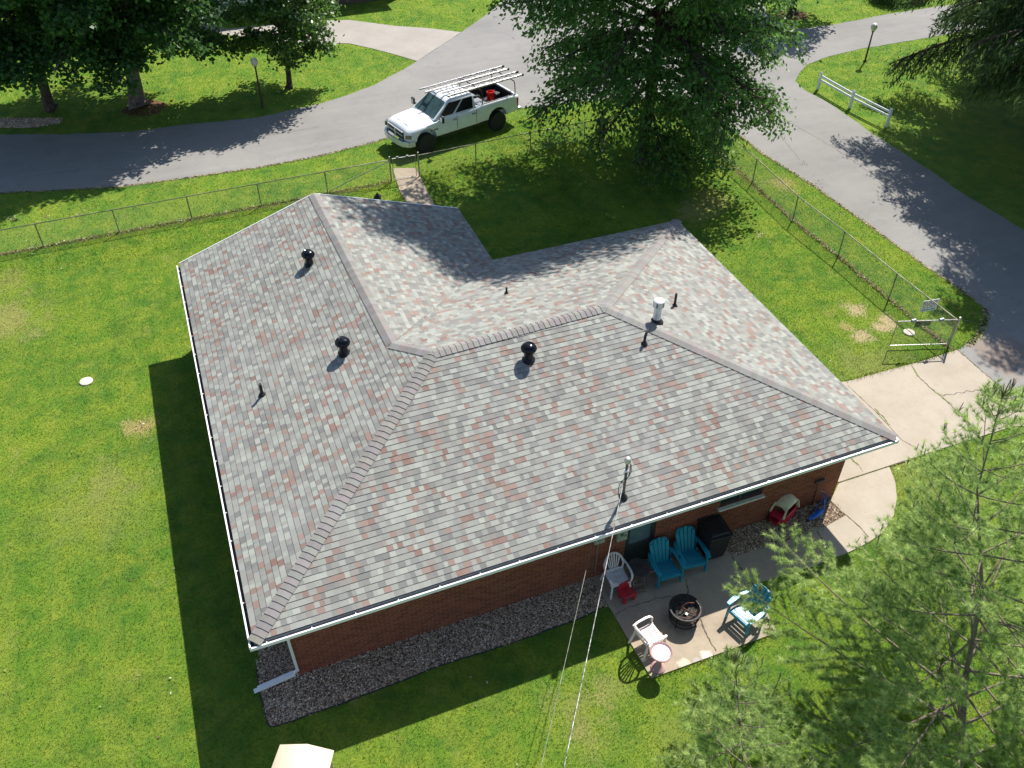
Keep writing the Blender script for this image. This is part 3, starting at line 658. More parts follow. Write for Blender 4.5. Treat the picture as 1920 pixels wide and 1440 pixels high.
pipe(on_roof(492, 740, 'left'), .36, .042); pipe(on_roof(949.7, 551, 'back'), .22, .03); pipe(on_roof(1264.7, 573.5, 'right'), .42, .036)
pipe(on_roof(1208, 644, 'front'), .3, .036, 'vent_elbow', top=[(0, 0, -.05), (0, 0, .16), (.01, .01, .23), (.05, .04, .29), (.10, .09, .31), (.15, .13, .31)])
bp = on_roof(1230.5, 603, 'right'); b = MB(); b.lathe([(.105, -.03), (.10, .50), (.0, .50)], 20); b.lathe([(.105, .47), (.148, .50), (.150, .69), (.14, .70), (0, .725)], 22)
fl = b.build('flue_pipe', pmat('white_flue', (.66, .67, .68), .4, .3, .15, 5), house, smooth=True); fl.location = bp
b = MB(); b.lathe([(.20, -.09), (.19, .0), (.12, .09), (.108, .11), (.104, .11)], 20); b.build('flue_flashing', M['black_rub'], fl, smooth=True)
for a in (0.6, 1.9, 3.9, 5.2): b = MB(); b.box((.149*math.cos(a), .149*math.sin(a), .60), (.03, .012, .12), a+PI/2); b.build('flue_slot', M['black_rub'], fl)
# service mast with its weatherhead
M['mast_grey'] = pmat('weathered_mast', (.13, .125, .11), .55, .4, .35, 8)
mb_ = on_roof(1168, 932, 'front'); hm = 1.17
b = MB(); b.tube([(0, 0, -.1), (.0, 0, hm)], .032, 12); mast = b.build('service_mast', M['mast_grey'], house, smooth=True); mast.location = mb_
b = MB(); b.lathe([(.12, -.04), (.11, .01), (.06, .08), (.045, .13), (.036, .13)], 16); b.build('mast_boot', M['black_rub'], mast, smooth=True)
b = MB(); b.lathe([(.036, hm-.02), (.075, hm), (.08, hm+.06), (.05, hm+.13), (0, hm+.155)], 14); b.build('weatherhead', pmat('weatherhead_alu', (.62, .62, .60), .4, .6), mast, smooth=True)
b = MB()
for k in range(3):
    a = .5*k; b.tube([(.03, -.03, hm), (.06+.01*k, -.05, hm-.08), (.065+.01*k, -.04-.02*k, hm-.28), (.03, -.07, hm-.42), (-.06-.03*k, -.10, hm-.50+.03*k), (-.20, -.12, hm-.5), (-.23, -.13, hm-.62)], .006, 5)
b.tube([(-.23, -.13, hm-.6), (-.22, -.15, hm-.85), (-.19, -.2, hm-1.05), (-.17, -.24, hm-.98)], .009, 5)
b.build('service_loop', M['black_rub'], mast); b = MB(); b.lathe([(.03, -.03), (.045, -.02), (.045, .02), (.03, .03)], 10, (0, 0, hm-.28)); b.tube([(.0, 0, hm-.28), (-.12, -.06, hm-.30)], .012, 6); b.build('insulator', M['white_metal'], mast)
w0 = mb_+Vector((-.06, -.05, hm-.42)); 
def cable(name, A, B, sag, rr_, m, label, n=36):
    P = []
    for i in range(n+1):
        t = i/n; p = Vector(A).lerp(Vector(B), t); p.z -= sag*4*t*(1-t); P.append(p)
    L = [p-Vector(A) for p in P]; b = MB(); b.tube(L, rr_, 6); o = b.build(name, m, None, smooth=True, autos=False); o.location = A; return tag(o, label, 'cable')
M['cable'] = pmat('twisted_cable', (.33, .33, .31), .5, .4, .6, 9); M['cable2'] = pmat('thin_cable', (.24, .25, .20), .6, .2, .4, 5)
wend = G(1046, 1490, 5.2); cable('service_cable', w0, w0+(wend-w0)*1.6, .15, .0090, M['cable'], 'thick pale overhead cable running from the roof mast down over the lawn')
w1 = Vector((8.02, YW-.04, 1.72)); w1e = G(1004, 1480, 3.4); cable('thin_cable', w1, w1+(w1e-w1)*1.5, .08, .0055, M['cable2'], 'thinner greenish cable running from the brick wall over the lawn, left of the thick one')
# ------------------------------------------------------------ chain link fences
def mesh_panel(A, B, h, z0=.05, pitch=.06, root=None, nm='mesh_panel'):
    A = Vector((*A, 0)); B = Vector((*B, 0)); d = (B-A); L = d.length; d.normalize(); n = Vector((-d.y, d.x, 0)); V = []
    w2 = .0028; hh = h-z0; k = -hh
    segs = []
    while k < L:
        for sgn in (1, -1):
            xa, xb = k, k+hh; za, zb = (z0, h) if sgn > 0 else (h, z0)
            ta = max(0, (0-xa)/(xb-xa)); tb = min(1, (L-xa)/(xb-xa))
            if tb <= ta: continue
            segs.append((xa+(xb-xa)*ta, za+(zb-za)*ta, xa+(xb-xa)*tb, za+(zb-za)*tb))
        k += pitch*1.414
    for xa, za, xb, zb in segs:
        p = A+d*xa+Vector((0, 0, za)); q = A+d*xb+Vector((0, 0, zb)); t = (q-p).normalized(); s = t.cross(n)*w2*.5; m_ = n*w2*.5
        V += [p+s+m_, p+s-m_, q+s-m_, q+s+m_, p-s+m_, q-s+m_, q+s+m_, p+s+m_, p-s-m_, p+s-m_, q+s-m_, q-s-m_]
    loc = root.location if root else None
    return np_mesh(nm, [tuple(v) for v in V], 4, M['wire'], root, loc=loc)
def fence(posts, h, label, terminals=(), braces=()):
    A = Vector((*posts[0], 0)); root = thing('chain_link_fence', label, 'fence', A); L = tuple(A)
    for i, p in enumerate(posts):
        big = i in terminals; b = MB(); r_ = .034 if big else .024; hp = h+.10 if big else h-.02
        b.tube([(*p, -.05), (*p, hp)], r_, 10)
        if big: b.lathe([(.04, 0), (.042, .02), (.028, .05), (0, .06)], 10, (*p, hp))
        else: b.lathe([(.03, -.03), (.032, 0), (.012, .03)], 8, (*p, hp))
        b.build('post', M['galv'] if big else M['rail_old'], root, smooth=True, loc=L)
    b = MB()
    for p, q in zip(posts[:-1], posts[1:]): 
        b.tube([(*p, h), (*q, h)], .019, 8); mesh_panel(p, q, h, root=root)
    b.build('top_rail', M['rail_old'], root, smooth=True, loc=L)
    for (p, q, zp, zq) in braces:
        b = MB(); b.tube([(*p, zp), (*q, zq)], .017, 8); b.build('brace_rail', M['galv'], root, smooth=True, loc=L)
    return root
FH = .99
left_posts = [(9.0-2.73*k, 22.21-.016*k*2.73/2) for k in range(9)][::-1]
fence(left_posts, FH, 'long chain link fence left of the small gate, between the house and the curved road', (len(left_posts)-1,), [((9.0, 22.21), (6.34, 22.17), FH-.04, .10)])
cor = (23.38, 22.55)
rp = [(10.22, 22.17), (12.83, 22.31), (15.45, 22.45), (18.1, 22.5), (20.7, 22.53), cor]
fence(rp, FH, 'chain link fence between the small gate and the corner under the big tree', (0, 5))
sp = [cor, (23.34, 19.80), (23.2, 16.6), (22.96, 13.38), (23.03, 10.58), (22.99, 7.67), (23.03, 4.77)]
fence(sp, 1.08, 'chain link fence running along the side road to the open driveway gate', (0, 6))
def gate(A, B, z0, h, label, rz=None):
    A = Vector((*A, 0)); B = Vector((*B, 0)); r_ = .021; root = thing('chain_link_gate', label, 'gate', A); L = tuple(A); b = MB()
    up = Vector((0, 0, 1)); b.tube([A+up*z0, B+up*z0, B+up*h, A+up*h], r_, 8, closed=True)
    b.build('gate_frame', M['galv'], root, smooth=False, loc=L); mesh_panel((A.x, A.y), (B.x, B.y), h, z0, root=root); return root, L, A, B
g1, L1, A1, B1 = gate((9.12, 22.21), (10.10, 22.18), .08, 1.02, 'narrow closed chain link gate where the tan front walk meets the fence')
b = MB(); b.box((A1.x+.22, A1.y, 1.05), (.10, .06, .07)); b.box((B1.x-.35, B1.y, 1.05), (.10, .06, .07)); b.build('latch', M['galv'], g1, loc=L1, bevel=.01)
ge = G(1684, 603, 1.13); g2, L2, A2, B2 = gate((22.97, 4.80), (ge.x, ge.y), .14, 1.13, 'wide chain link gate standing open over the grass beside the tan driveway slab')
b = MB()
for t in (.27, .74): 
    p = A2.lerp(B2, t); b.box((p.x, p.y, 1.15), (.17, .08, .10))
b.build('rail_clamp', pmat('clamp', (.20, .24, .26), .5, .5), g2, loc=L2, bevel=.015)
# ------------------------------------------------------------ yard sign
M['sign_w'] = pmat('sign_white', (.80, .82, .80), .6, 0, .05, 5)
sp_ = [G(1725, 586, .22), G(1755, 580, .25), G(1761, 559, .72), G(1731, 564, .72)]
sc_ = G(1738, 586, .2); ang = math.atan2(sp_[1].y-sp_[0].y, sp_[1].x-sp_[0].x)
sg = thing('yard_sign', 'small white yard sign with red and dark lettering just outside the right fence', 'sign', (sc_.x, sc_.y, 0), ang)
b = MB(); b.box((0, 0, .50), (.62, .012, .46)); b.build('sign_board', M['sign_w'], sg)
M['sign_r'] = pmat('sign_red', (.33, .07, .07), .6); M['sign_k'] = pmat('sign_dark', (.05, .09, .13), .6)
for txt, sz, z, mm in (('ROOFS', .155, .62, 'sign_r'), ('FIRST', .155, .49, 'sign_r'), ('555 891 4480', .082, .335, 'sign_k')):
    pass
def put_text(txt, size, m, parent, loc, rot, name='lettering', ext=.002, sx=1.):
    me = text_mesh(txt, size, ext); me.materials.clear(); me.materials.append(m); o = bpy.data.objects.new(name, me); link(o, parent); o.location = loc; o.rotation_euler = rot; o.scale = (sx, 1, 1); return o
put_text('ROOF', .20, M['sign_r'], sg, (-.02, -.008, .625), (PI/2, 0, 0)); put_text('COST', .19, M['sign_r'], sg, (.0, -.008, .475), (PI/2, 0, 0)); put_text('502-891-4480', .095, M['sign_k'], sg, (-.01, -.008, .335), (PI/2, 0, 0), sx=.93)
b = MB()
for x in (-.18, .18): b.tube([(x, .0, -.02), (x, 0, .5)], .005, 5)
b.build('sign_stake', M['galv'], sg)
# covers in the lawn
def disc(u, v, r_, label, nm):
    p = G(u, v); b = MB(); b.lathe([(r_, 0), (r_, .03), (r_*.93, .045), (r_*.5, .050), (0, .052)], 22); o = b.build(nm, M['conc_lid'], None, smooth=True); o.location = p; tag(o, label, 'cover'); return o
M['conc_lid'] = pmat('weathered_lid', (.62, .56, .46), .85, 0, .2, 9, .2, .4, 40)
disc(162, 716, .20, 'pale round concrete lid in the left lawn', 'utility_cover'); disc(1704, 624, .19, 'pale round lid in the grass under the open driveway gate', 'utility_cover')
# ------------------------------------------------------------ white two rail fence
M['white_vinyl'] = pmat('white_board_paint', (.70, .74, .76), .5, 0, .08, 5)
wp = [(31.62, 23.59), (31.73, 21.18), (32.04, 18.87)]; wr = thing('rail_fence', 'short white two rail fence with three posts beside the side road', 'fence', (*wp[0], 0)); L = (*wp[0], 0)
for p in wp:
    b = MB(); b.box((*p, .44), (.11, .11, .88)); b.box((*p, .90), (.13, .13, .07), taper=(.2, .2)); b.build('post', M['white_vinyl'], wr, loc=L, bevel=.008)
for p, q in zip(wp[:-1], wp[1:]):
    for z in (.72, .52): b = MB(); b.beam((*p, z), (*q, z), .04, .10); b.build('rail', M['white_vinyl'], wr, loc=L, bevel=.006)
# ------------------------------------------------------------ lamp posts
M['globe'] = pmat('lamp_glass', (.62, .57, .48), .2, 0, .15, 5); M['pole_br'] = pmat('brown_pole', (.055, .030, .026), .5, .2, .2, 6)
def lamp(x, y, h, label, lean=0.):
    t = thing('lamp_post', label, 'lamp post', (x, y, 0)); b = MB(); b.tube([(0, 0, -.05), (0, 0, h-.15)], [.05, .038], 10); b.lathe([(.10, 0), (.09, .05), (.05, .1)], 12); b.lathe([(.04, h-.2), (.075, h-.14), (.05, h-.1)], 12); b.build('pole', M['pole_br'], t, smooth=True)
    g = MB(); g.lathe([(.06, h-.12), (.13, h-.05), (.17, h+.07), (.165, h+.15), (.12, h+.23), (.0, h+.26)], 18); g.build('lamp_globe', M['globe'], t, smooth=True)
    g = MB(); g.lathe([(.10, h+.225), (.085, h+.26), (.03, h+.29), (0, h+.30)], 14); g.build('lamp_cap', M['white_metal'], t, smooth=True)
    t.rotation_euler = (0, lean, 0); return t
lamp(36.2, 25.7, 1.75, 'brown lamp post with a pale globe on the grass right of the big tree'); lamp(5.21, 31.5, 2.15, 'slim dark lamp post on the upper left lawn, beside the small round tree')
# black lantern top peeking over the gable
lt = thing('yard_lantern', 'black star topped garden lantern peeking up behind the gable beside the front walk', 'lantern', (*G2(709, 380, .9), 0))
b = MB(); b.tube([(0, 0, -.02), (0, 0, .9)], .022, 8); b.build('pole', M['black_metal'], lt)
b = MB(); b.lathe([(.05, .85), (.15, .90), (.15, 1.12), (.20, 1.14), (.05, 1.28), (.0, 1.36)], 4, mt=Matrix.Rotation(.3, 4, 'Z')); b.build('lantern_head', M['black_metal'], lt)

# ------------------------------------------------------------ pickup truck
TR = math.atan2(-.96, -3.73)
truck = thing('pickup_truck', 'white crew cab pickup truck with a black ladder rack, parked on the verge', 'truck', (12.83, 25.57, 0), TR)
WB = 1.92; LF = .13
M['car_white'] = pmat('white_car_paint', (.78, .80, .81), .22, 0, .02, 2, .6); M['chrome'] = pmat('chrome', (.60, .61, .62), .28, .35, .1, 4); M['trim'] = pmat('black_trim', (.02, .021, .023), .5)
M['auto_glass'] = pmat('tinted_glass', (.008, .009, .010), .12, 0, .1, 2, .25); M['shield'] = pmat('windscreen_glass', (.055, .10, .11), .06, 0, .3, 2.5, .9)
M['lens_red'] = pmat('red_lens', (.45, .012, .02), .2); M['lens_smoke'] = pmat('smoked_headlamp', (.15, .14, .11), .12, .2, .3, 8, .8)
def section(x, zb, zs, zt, ys, yt, ytop, crown=.03):
    # half section from bottom centre out, up and over to top centre
    pts = [(0, zb), (ys*.86, zb), (ys*.985, zb+.06), (ys, zb+.2), (ys, (zb+.2+zs)/2+.02), (ys*.992, zs), (yt, zs+(zt-zs)*.62), (ytop, zt-.012), (ytop*.5, zt+crown*.6), (0, zt+crown)]
    return [(x, y, z+LF) for y, z in pts]+[(x, -y, z+LF) for y, z in pts[-2:0:-1]]
ST = [(-3.10, .62, 1.05, 1.24, .93, .95, .93, 0), (-3.06, .52, 1.06, 1.30, .985, .985, .95, 0), (-2.6, .48, 1.08, 1.31, 1.0, .99, .955, 0), (-1.0, .48, 1.08, 1.30, 1.0, .985, .95, 0), (-.78, .46, 1.08, 1.27, .995, .98, .93, 0), (.9, .45, 1.06, 1.24, .995, .98, .92, 0), (1.35, .45, 1.03, 1.21, .998, .96, .84, .04),
      (1.9, .46, 1.0, 1.17, 1.01, .96, .80, .05), (2.45, .48, .96, 1.12, 1.0, .94, .76, .05), (2.74, .54, .90, 1.05, .965, .88, .72, .04), (2.86, .60, .80, .93, .89, .82, .70, .02)]
vs = []; fs = []
for s_ in ST: vs += section(*s_)
n = 18
for i in range(len(ST)-1):
    for j in range(n): fs.append((i*n+j, i*n+(j+1) % n, (i+1)*n+(j+1) % n, (i+1)*n+j))
fs.append(tuple(range(n))[::-1]); fs.append(tuple((len(ST)-1)*n+j for j in range(n)))
b = MB(); b.add(vs, fs); body = b.build('body', M['car_white'], truck, smooth=True, autos=False)
bm = bmesh.new(); bm.from_mesh(body.data); bmesh.ops.recalc_face_normals(bm, faces=bm.faces); bm.to_mesh(body.data); bm.free()
def cutter(bld):
    o = bld.build('cut', M['trim']); bm = bmesh.new(); bm.from_mesh(o.data); bmesh.ops.recalc_face_normals(bm, faces=bm.faces); bm.to_mesh(o.data); bm.free()
    o.matrix_world = truck.matrix_basis.copy(); o.location = truck.location; o.rotation_euler = truck.rotation_euler; return o
cuts = []
for x in (WB, -WB+.02):
    for sy in (1, -1):
        c_ = MB(); ang_ = [i*PI/14 for i in range(15)]; rad = .52
        poly = [(x+rad*math.cos(a), LF+.50+rad*.96*math.sin(a)) for a in ang_]+[(x-rad, LF), (x+rad, LF)]
        m_ = len(poly); c_.add([(px_, sy*.70, z) for px_, z in poly]+[(px_, sy*1.2, z) for px_, z in poly], [tuple(range(m_)), tuple(range(m_, 2*m_))[::-1]]+[(i, (i+1) % m_, m_+(i+1) % m_, m_+i) for i in range(m_)]); cuts.append(cutter(c_))
c_ = MB(); c_.box((-1.93, 0, 1.13+LF), (2.10, 1.62, .72)); cuts.append(cutter(c_))
bpy.context.view_layer.update()
for c in cuts:
    md = body.modifiers.new('cut', 'BOOLEAN'); md.operation = 'DIFFERENCE'; md.object = c; md.solver = 'EXACT'
bv = body.modifiers.new('bevel', 'BEVEL'); bv.width = .018; bv.segments = 2; bv.limit_method = 'ANGLE'; bv.angle_limit = R(50)
apply_mods(body)
for c in cuts: bpy.data.objects.remove(c)
# cab
CAB = [(-.80, 1.22, .93), (1.50, 1.20, .90), (.62, 1.83, .74), (-.70, 1.83, .76)]   # x, z, halfwidth : base rear, base front, roof front, roof rear
def cabp(i, s): x, z, y = CAB[i]; return Vector((x, s*y, z+LF))
b = MB(); v = []
for i in (0, 1, 2, 3):
    for s_ in (1, -1): v.append(cabp(i, s_))
rf_ = [Vector((.45, y*.90, 1.885+LF)) for y in (.7, -.7)]+[Vector((-.58, y*.90, 1.885+LF)) for y in (.72, -.72)]
b.add(v+rf_, [(0, 2, 4, 6), (1, 7, 5, 3), (2, 3, 5, 4), (0, 6, 7, 1), (0, 1, 3, 2), (4, 5, 9, 8), (6, 10, 11, 7), (4, 8, 10, 6), (5, 7, 11, 9), (8, 9, 11, 10)])
cab_ = b.build('cab', M['car_white'], truck, bevel=.05, seg=3); bm = bmesh.new(); bm.from_mesh(cab_.data); bmesh.ops.recalc_face_normals(bm, faces=bm.faces); bm.to_mesh(cab_.data); bm.free()
hb = MB(); hb.add([(1.45, -.5, 1.235+LF), (1.45, .5, 1.235+LF), (2.55, .42, 1.145+LF), (2.55, -.42, 1.145+LF), (1.5, -.42, 1.275+LF), (1.5, .42, 1.275+LF), (2.45, .34, 1.185+LF), (2.45, -.34, 1.185+LF)], [(4, 7, 6, 5), (0, 4, 5, 1), (1, 5, 6, 2), (2, 6, 7, 3), (3, 7, 4, 0)]); hb.build('hood', M['car_white'], truck, bevel=.02)
for k in range(4):   # raised roof ribs
    r_ = MB(); r_.box((-.08, -.42+.28*k, 1.892+LF), (.95, .07, .02)); r_.build('roof_rib', M['car_white'], cab_, bevel=.008)
def panel(P4, off, inset_, m, nm, parent, round_=0.0):
    P4 = [Vector(p) for p in P4]; c = sum(P4, Vector())/4; nn = (P4[1]-P4[0]).cross(P4[3]-P4[0]).normalized()
    if nn.dot(c-Vector((.1, 0, 1.3))) < 0: nn = -nn
    b = MB(); out = []
    for i in range(4):
        p = P4[i]; a = P4[i-1]; d = P4[(i+1) % 4]; k = round_
        for t in (0, .5, 1) if k else (1,):
            if k: q1 = p+(a-p).normalized()*k; q2 = p+(d-p).normalized()*k; out.append(q1*(1-t)**2+p*2*t*(1-t)+q2*t*t)
            else: out.append(p)
    b.add([q+nn*off for q in out], [tuple(range(len(out)))]); return b.build(nm, m, parent)
def lerp4(Q, u0, u1, w0, w1):   # bilinear patch; Q = bottom rear, bottom front, top front, top rear
    f = lambda u, w_: (Q[0]*(1-u)+Q[1]*u)*(1-w_)+(Q[3]*(1-u)+Q[2]*u)*w_
    return [f(u0, w0), f(u1, w0), f(u1, w1), f(u0, w1)]
for s_ in (1, -1):
    Q = [cabp(0, s_), cabp(1, s_), cabp(2, s_), cabp(3, s_)]
    front = [Q[0]*.41+Q[1]*.59+Vector((0, 0, .0)), Q[0]*.10+Q[1]*.90, Q[2]*.93+Q[3]*.07, Q[2]*.42+Q[3]*.58]
    fr = lerp4(front, .0, 1., .12, .90); rear = [Q[0]*.91+Q[1]*.09, Q[0]*.465+Q[1]*.535, Q[2]*.36+Q[3]*.64, Q[2]*.05+Q[3]*.95]; rr_ = lerp4(rear, 0., 1., .12, .90)
    # doors, proud of the body side
    for nm, xa, xb in (('door', .30, 1.30), ('door', -.74, .28)):
        d_ = MB(); y0 = s_*1.0
        poly = [(xa+.02, .60), (xb-.02, .60), (xb-.02, 1.20), (xa+.02, 1.20)] if xb > 1 else [(xa+.02, 1.20), (xa+.02, .62), (xb-.02, .60), (xb-.02, 1.20)]
        if xb < 1: poly = [(xa+.02, 1.2), (xa+.02, .78), (xa+.12, .60), (xb-.02, .60), (xb-.02, 1.2)]
        m_ = len(poly); yy = lambda z: s_*(1.003 if z < 1.0 else 1.003-(z-1.0)*.14)
        d_.add([(x, yy(z)-s_*.03, z+LF) for x, z in poly]+[(x, yy(z), z+LF) for x, z in poly], [tuple(range(m_)), tuple(range(m_, 2*m_))[::-1]]+[(i, (i+1) % m_, m_+(i+1) % m_, m_+i) for i in range(m_)])
        dd = d_.build('door', M['car_white'], truck, bevel=.008)
        se = MB(); [se.box((sx_, s_*1.0015, 1.0+LF-.1), (.016, .01, .62)) for sx_ in (xa+.012,)]; se.build('door_seam', M['trim'], dd)
        hx = xa+.16; h_ = MB(); h_.beam((hx-.10, s_*1.018, 1.06+LF), (hx+.10, s_*1.018, 1.06+LF), .03, .045); h_.build('handle', M['trim'], dd, bevel=.008)
        panel(fr if xb > 1 else rr_, .012, 0, M['auto_glass'], 'window', dd, .05)
    # mirror
    m_ = MB(); m_.beam((1.16, s_*.92, 1.24+LF), (1.20, s_*1.18, 1.27+LF), .05, .06); m_.box((1.22, s_*1.22, 1.33+LF), (.11, .20, .30)); m_.build('mirror', M['trim'], truck, bevel=.03)
    f_ = MB(); f_.box((1.285, s_*1.22, 1.33+LF), (.02, .15, .22)); f_.build('mirror_shell', M['chrome'], bpy.data.objects[-1] if False else truck, bevel=.01)
    # lamps
    h_ = MB(); h_.box((2.74, s_*.83, .84+LF), (.26, .34, .20), -s_*.62); h_.build('headlight', M['lens_smoke'], truck, bevel=.03)
    t_ = MB(); t_.box((-3.03, s_*.945, .98+LF), (.10, .09, .40)); t_.build('tail_light', M['lens_red'], truck, bevel=.02)
    b_ = MB(); b_.box((1.43, s_*1.004, .86+LF), (.20, .012, .05)); b_.box((1.68, s_*1.004, .84+LF), (.05, .012, .05)); b_.build('badge', M['trim'], truck)
    r_ = MB(); r_.box((0, s_*.94, .46+LF), (2.5, .10, .08)); r_.build('rocker', M['trim'], truck, bevel=.01)
    for x in (WB, -WB):
        wh = thing('wheel', None, None, (0, 0, 0)); wh.parent = truck; wh.location = (x, s_*.88, .44); T = Matrix.Rotation(-s_*PI/2, 4, 'X')
        t_ = MB(); t_.lathe([(.25, -.14), (.40, -.15), (.435, -.12), (.44, 0), (.435, .12), (.40, .15), (.25, .14)], 28, mt=T)
        for k in range(28):
            a = 2*PI*k/28; t_.box((0, 0, 0), (.02, .03, .27), mt=T @ Matrix.Rotation(a, 4, 'Z') @ Matrix.Translation((.437, 0, 0)))
        t_.build('tyre', M['black_rub'], wh, smooth=True)
        t_ = MB(); t_.lathe([(.26, .13), (.23, .10), (.21, .04), (0, .03)], 24, mt=T)
        for k in range(8): t_.box((0, 0, 0), (.19, .045, .03), mt=T @ Matrix.Rotation(2*PI*k/8, 4, 'Z') @ Matrix.Translation((.14, 0, .07)))
        t_.lathe([(.06, .05), (.055, .10), (0, .11)], 12, mt=T); t_.build('rim', M['black_gloss'], wh, bevel=0)
# windscreens
Q = [cabp(1, 1), cabp(1, -1), cabp(2, -1), cabp(2, 1)]; 
panel(lerp4(Q, .05, .95, .10, .93), .014, 0, M['shield'], 'windscreen', truck, .06)
Q = [cabp(0, -1), cabp(0, 1), cabp(3, 1), cabp(3, -1)]; panel(lerp4(Q, .07, .93, .25, .9), .014, 0, M['auto_glass'], 'rear_window', truck, .05)
b = MB(); b.beam((1.43, .66, 1.245+LF), (1.25, .1, 1.30+LF), .02, .02); b.beam((1.43, -.1, 1.25+LF), (1.25, -.6, 1.29+LF), .02, .02); b.build('wiper', M['trim'], truck)
# grille, bumpers
b = MB(); b.box((2.85, 0, .80+LF), (.14, 1.24, .34)); g_ = b.build('grille', M['trim'], truck, bevel=.02)
b = MB(); b.box((2.925, 0, .80+LF), (.02, 1.20, .05)); b.box((2.93, 0, .80+LF), (.025, .09, .33)); b.box((2.92, 0, .975+LF), (.04, 1.28, .035)); b.box((2.92, 0, .63+LF), (.04, 1.24, .035)); b.build('grille_bars', M['chrome'], g_, bevel=.006)
b = MB()
P_ = [(2.55, 1.03), (2.82, .98), (3.02, .74), (3.09, .3), (3.09, -.3), (3.02, -.74), (2.82, -.98), (2.55, -1.03)]
for p, q in zip(P_[:-1], P_[1:]): b.beam((*p, .50+LF), (*q, .50+LF), .10, .24)
b.build('bumper', M['chrome'], truck, bevel=.02)
b = MB(); b.box((-3.17, 0, .60+LF), (.16, 1.9, .18)); b.build('bumper', M['chrome'], truck, bevel=.03)
b = MB(); b.box((-3.03, 0, 1.02+LF), (.05, 1.55, .52)); b.build('tailgate', M['car_white'], truck, bevel=.012)
b = MB(); b.box((0, 0, .42+LF), (4.9, .9, .16)); b.box((WB, 0, .44), (.16, 1.5, .12)); b.box((-WB, 0, .44), (.16, 1.5, .12)); b.build('chassis', M['trim'], truck)
b = MB(); b.box((-1.93, 0, .785+LF), (2.08, 1.60, .02)); b.box((-1.93, .80, 1.0+LF), (2.08, .02, .52)); b.box((-1.93, -.80, 1.0+LF), (2.08, .02, .52)); b.box((-2.96, 0, 1.0+LF), (.02, 1.6, .5)); b.box((-.90, 0, 1.0+LF), (.02, 1.6, .5)); b.build('bed_liner', M['trim'], truck)
# rack
b = MB()
ZR = 2.06
for x in (-1.12, -2.92):
    for s_ in (1, -1): b.tube([(x, s_*.90, 1.27+LF), (x, s_*.93, 1.6), (x, s_*.90, ZR-.12), (x, s_*.84, ZR)], .022, 8)
    b.tube([(x, .84, ZR), (x, -.84, ZR)], .022, 8)
b.build('ladder_rack', M['black_metal'], truck, smooth=True)
b = MB()
for s_ in (1, -1): b.tube([(-1.12, s_*.90, 1.30+LF), (-2.92, s_*.90, 1.30+LF)], .02, 8)
b.build('rack_rail', M['black_metal'], truck)
# load: two ladders, bucket, tool cases
TM = Matrix.Translation(truck.location) @ Matrix.Rotation(TR, 4, 'Z')
M['ladder'] = pmat('ladder_aluminium', (.50, .48, .47), .35, .35, .1, 6)
def ladder(y, x0, x1, label):
    base = TM @ Vector(((x0+x1)/2, y, ZR+.03)); t = thing('extension_ladder', label, 'ladder', base, TR, 'ladders on the truck rack'); L = x1-x0
    for k, (wd, z, ln) in enumerate(((.46, .045, L), (.37, .055, L*.985))):
        for s_ in (1, -1): b = MB(); b.box((0, s_*wd/2, z), (ln, .035, .07)); b.build('side_rail', M['ladder'], t, bevel=.004)
        b = MB(); n_ = int(ln/.305)
        for i in range(n_): b.tube([(-L/2+.15+i*.305, wd/2, z), (-L/2+.15+i*.305, -wd/2, z)], .02, 6)
        b.build('rungs', M['ladder'], t)
    b = MB()
    for s_ in (1, -1): b.box((-L/2-.05, s_*.2, .03), (.14, .05, .09))
    b.build('ladder_foot', M['trim'], t); return t
ladder(.42, -3.5, .55, 'aluminium ladder on the truck rack, the one nearer the chain link fence'); ladder(-.50, -3.35, 1.15, 'aluminium ladder on the truck rack, the one farther from the fence')
bk = thing('bucket', 'bright red plastic bucket standing in the truck bed', 'bucket', TM @ Vector((-2.12, .10, .80+LF)))
b = MB(); b.lathe([(.12, 0), (.145, .50), (.155, .50), (.155, .53), (.138, .53), (.115, .02), (0, .02)], 18); b.build('tub', pmat('red_plastic', (.72, .012, .008), .3), bk, smooth=True); bk.scale = (1.15, 1.15, 1.1)
b = MB(); b.tube([(.15*math.cos(a), .15*math.sin(a)*.3-.05, .52+.0*a-.05*math.sin(a)) for a in [i*PI/8 for i in range(9)]], .005, 5); b.build('handle', M['galv'], bk)
M['case'] = pmat('grey_case', (.20, .21, .23), .5, 0, .1, 6)
for x, y, s1, s2, hh, lb in ((-1.24, .40, .42, .70, .40, 'grey tool case in the truck bed behind the cab, fence side'), (-1.22, -.38, .40, .66, .46, 'grey tool case in the truck bed behind the cab, road side')):
    c = TM @ Vector((x, y, .80+LF)); t = thing('tool_case', lb, 'tool case', c, TR, 'tool cases in the truck bed'); b = MB(); b.box((0, 0, hh/2), (s1, s2, hh)); b.build('case_body', M['trim'], t, bevel=.015); b = MB(); b.box((0, 0, hh+.02), (s1+.02, s2+.02, .04)); b.box((0, -.16, hh+.045), (s1*.7, .22, .012)); b.box((0, .16, hh+.045), (s1*.7, .22, .012)); b.build('case_lid', M['case'], t, bevel=.008)
M['gear'] = pmat('black_gear', (.03, .03, .034), .7, 0, .3, 9)
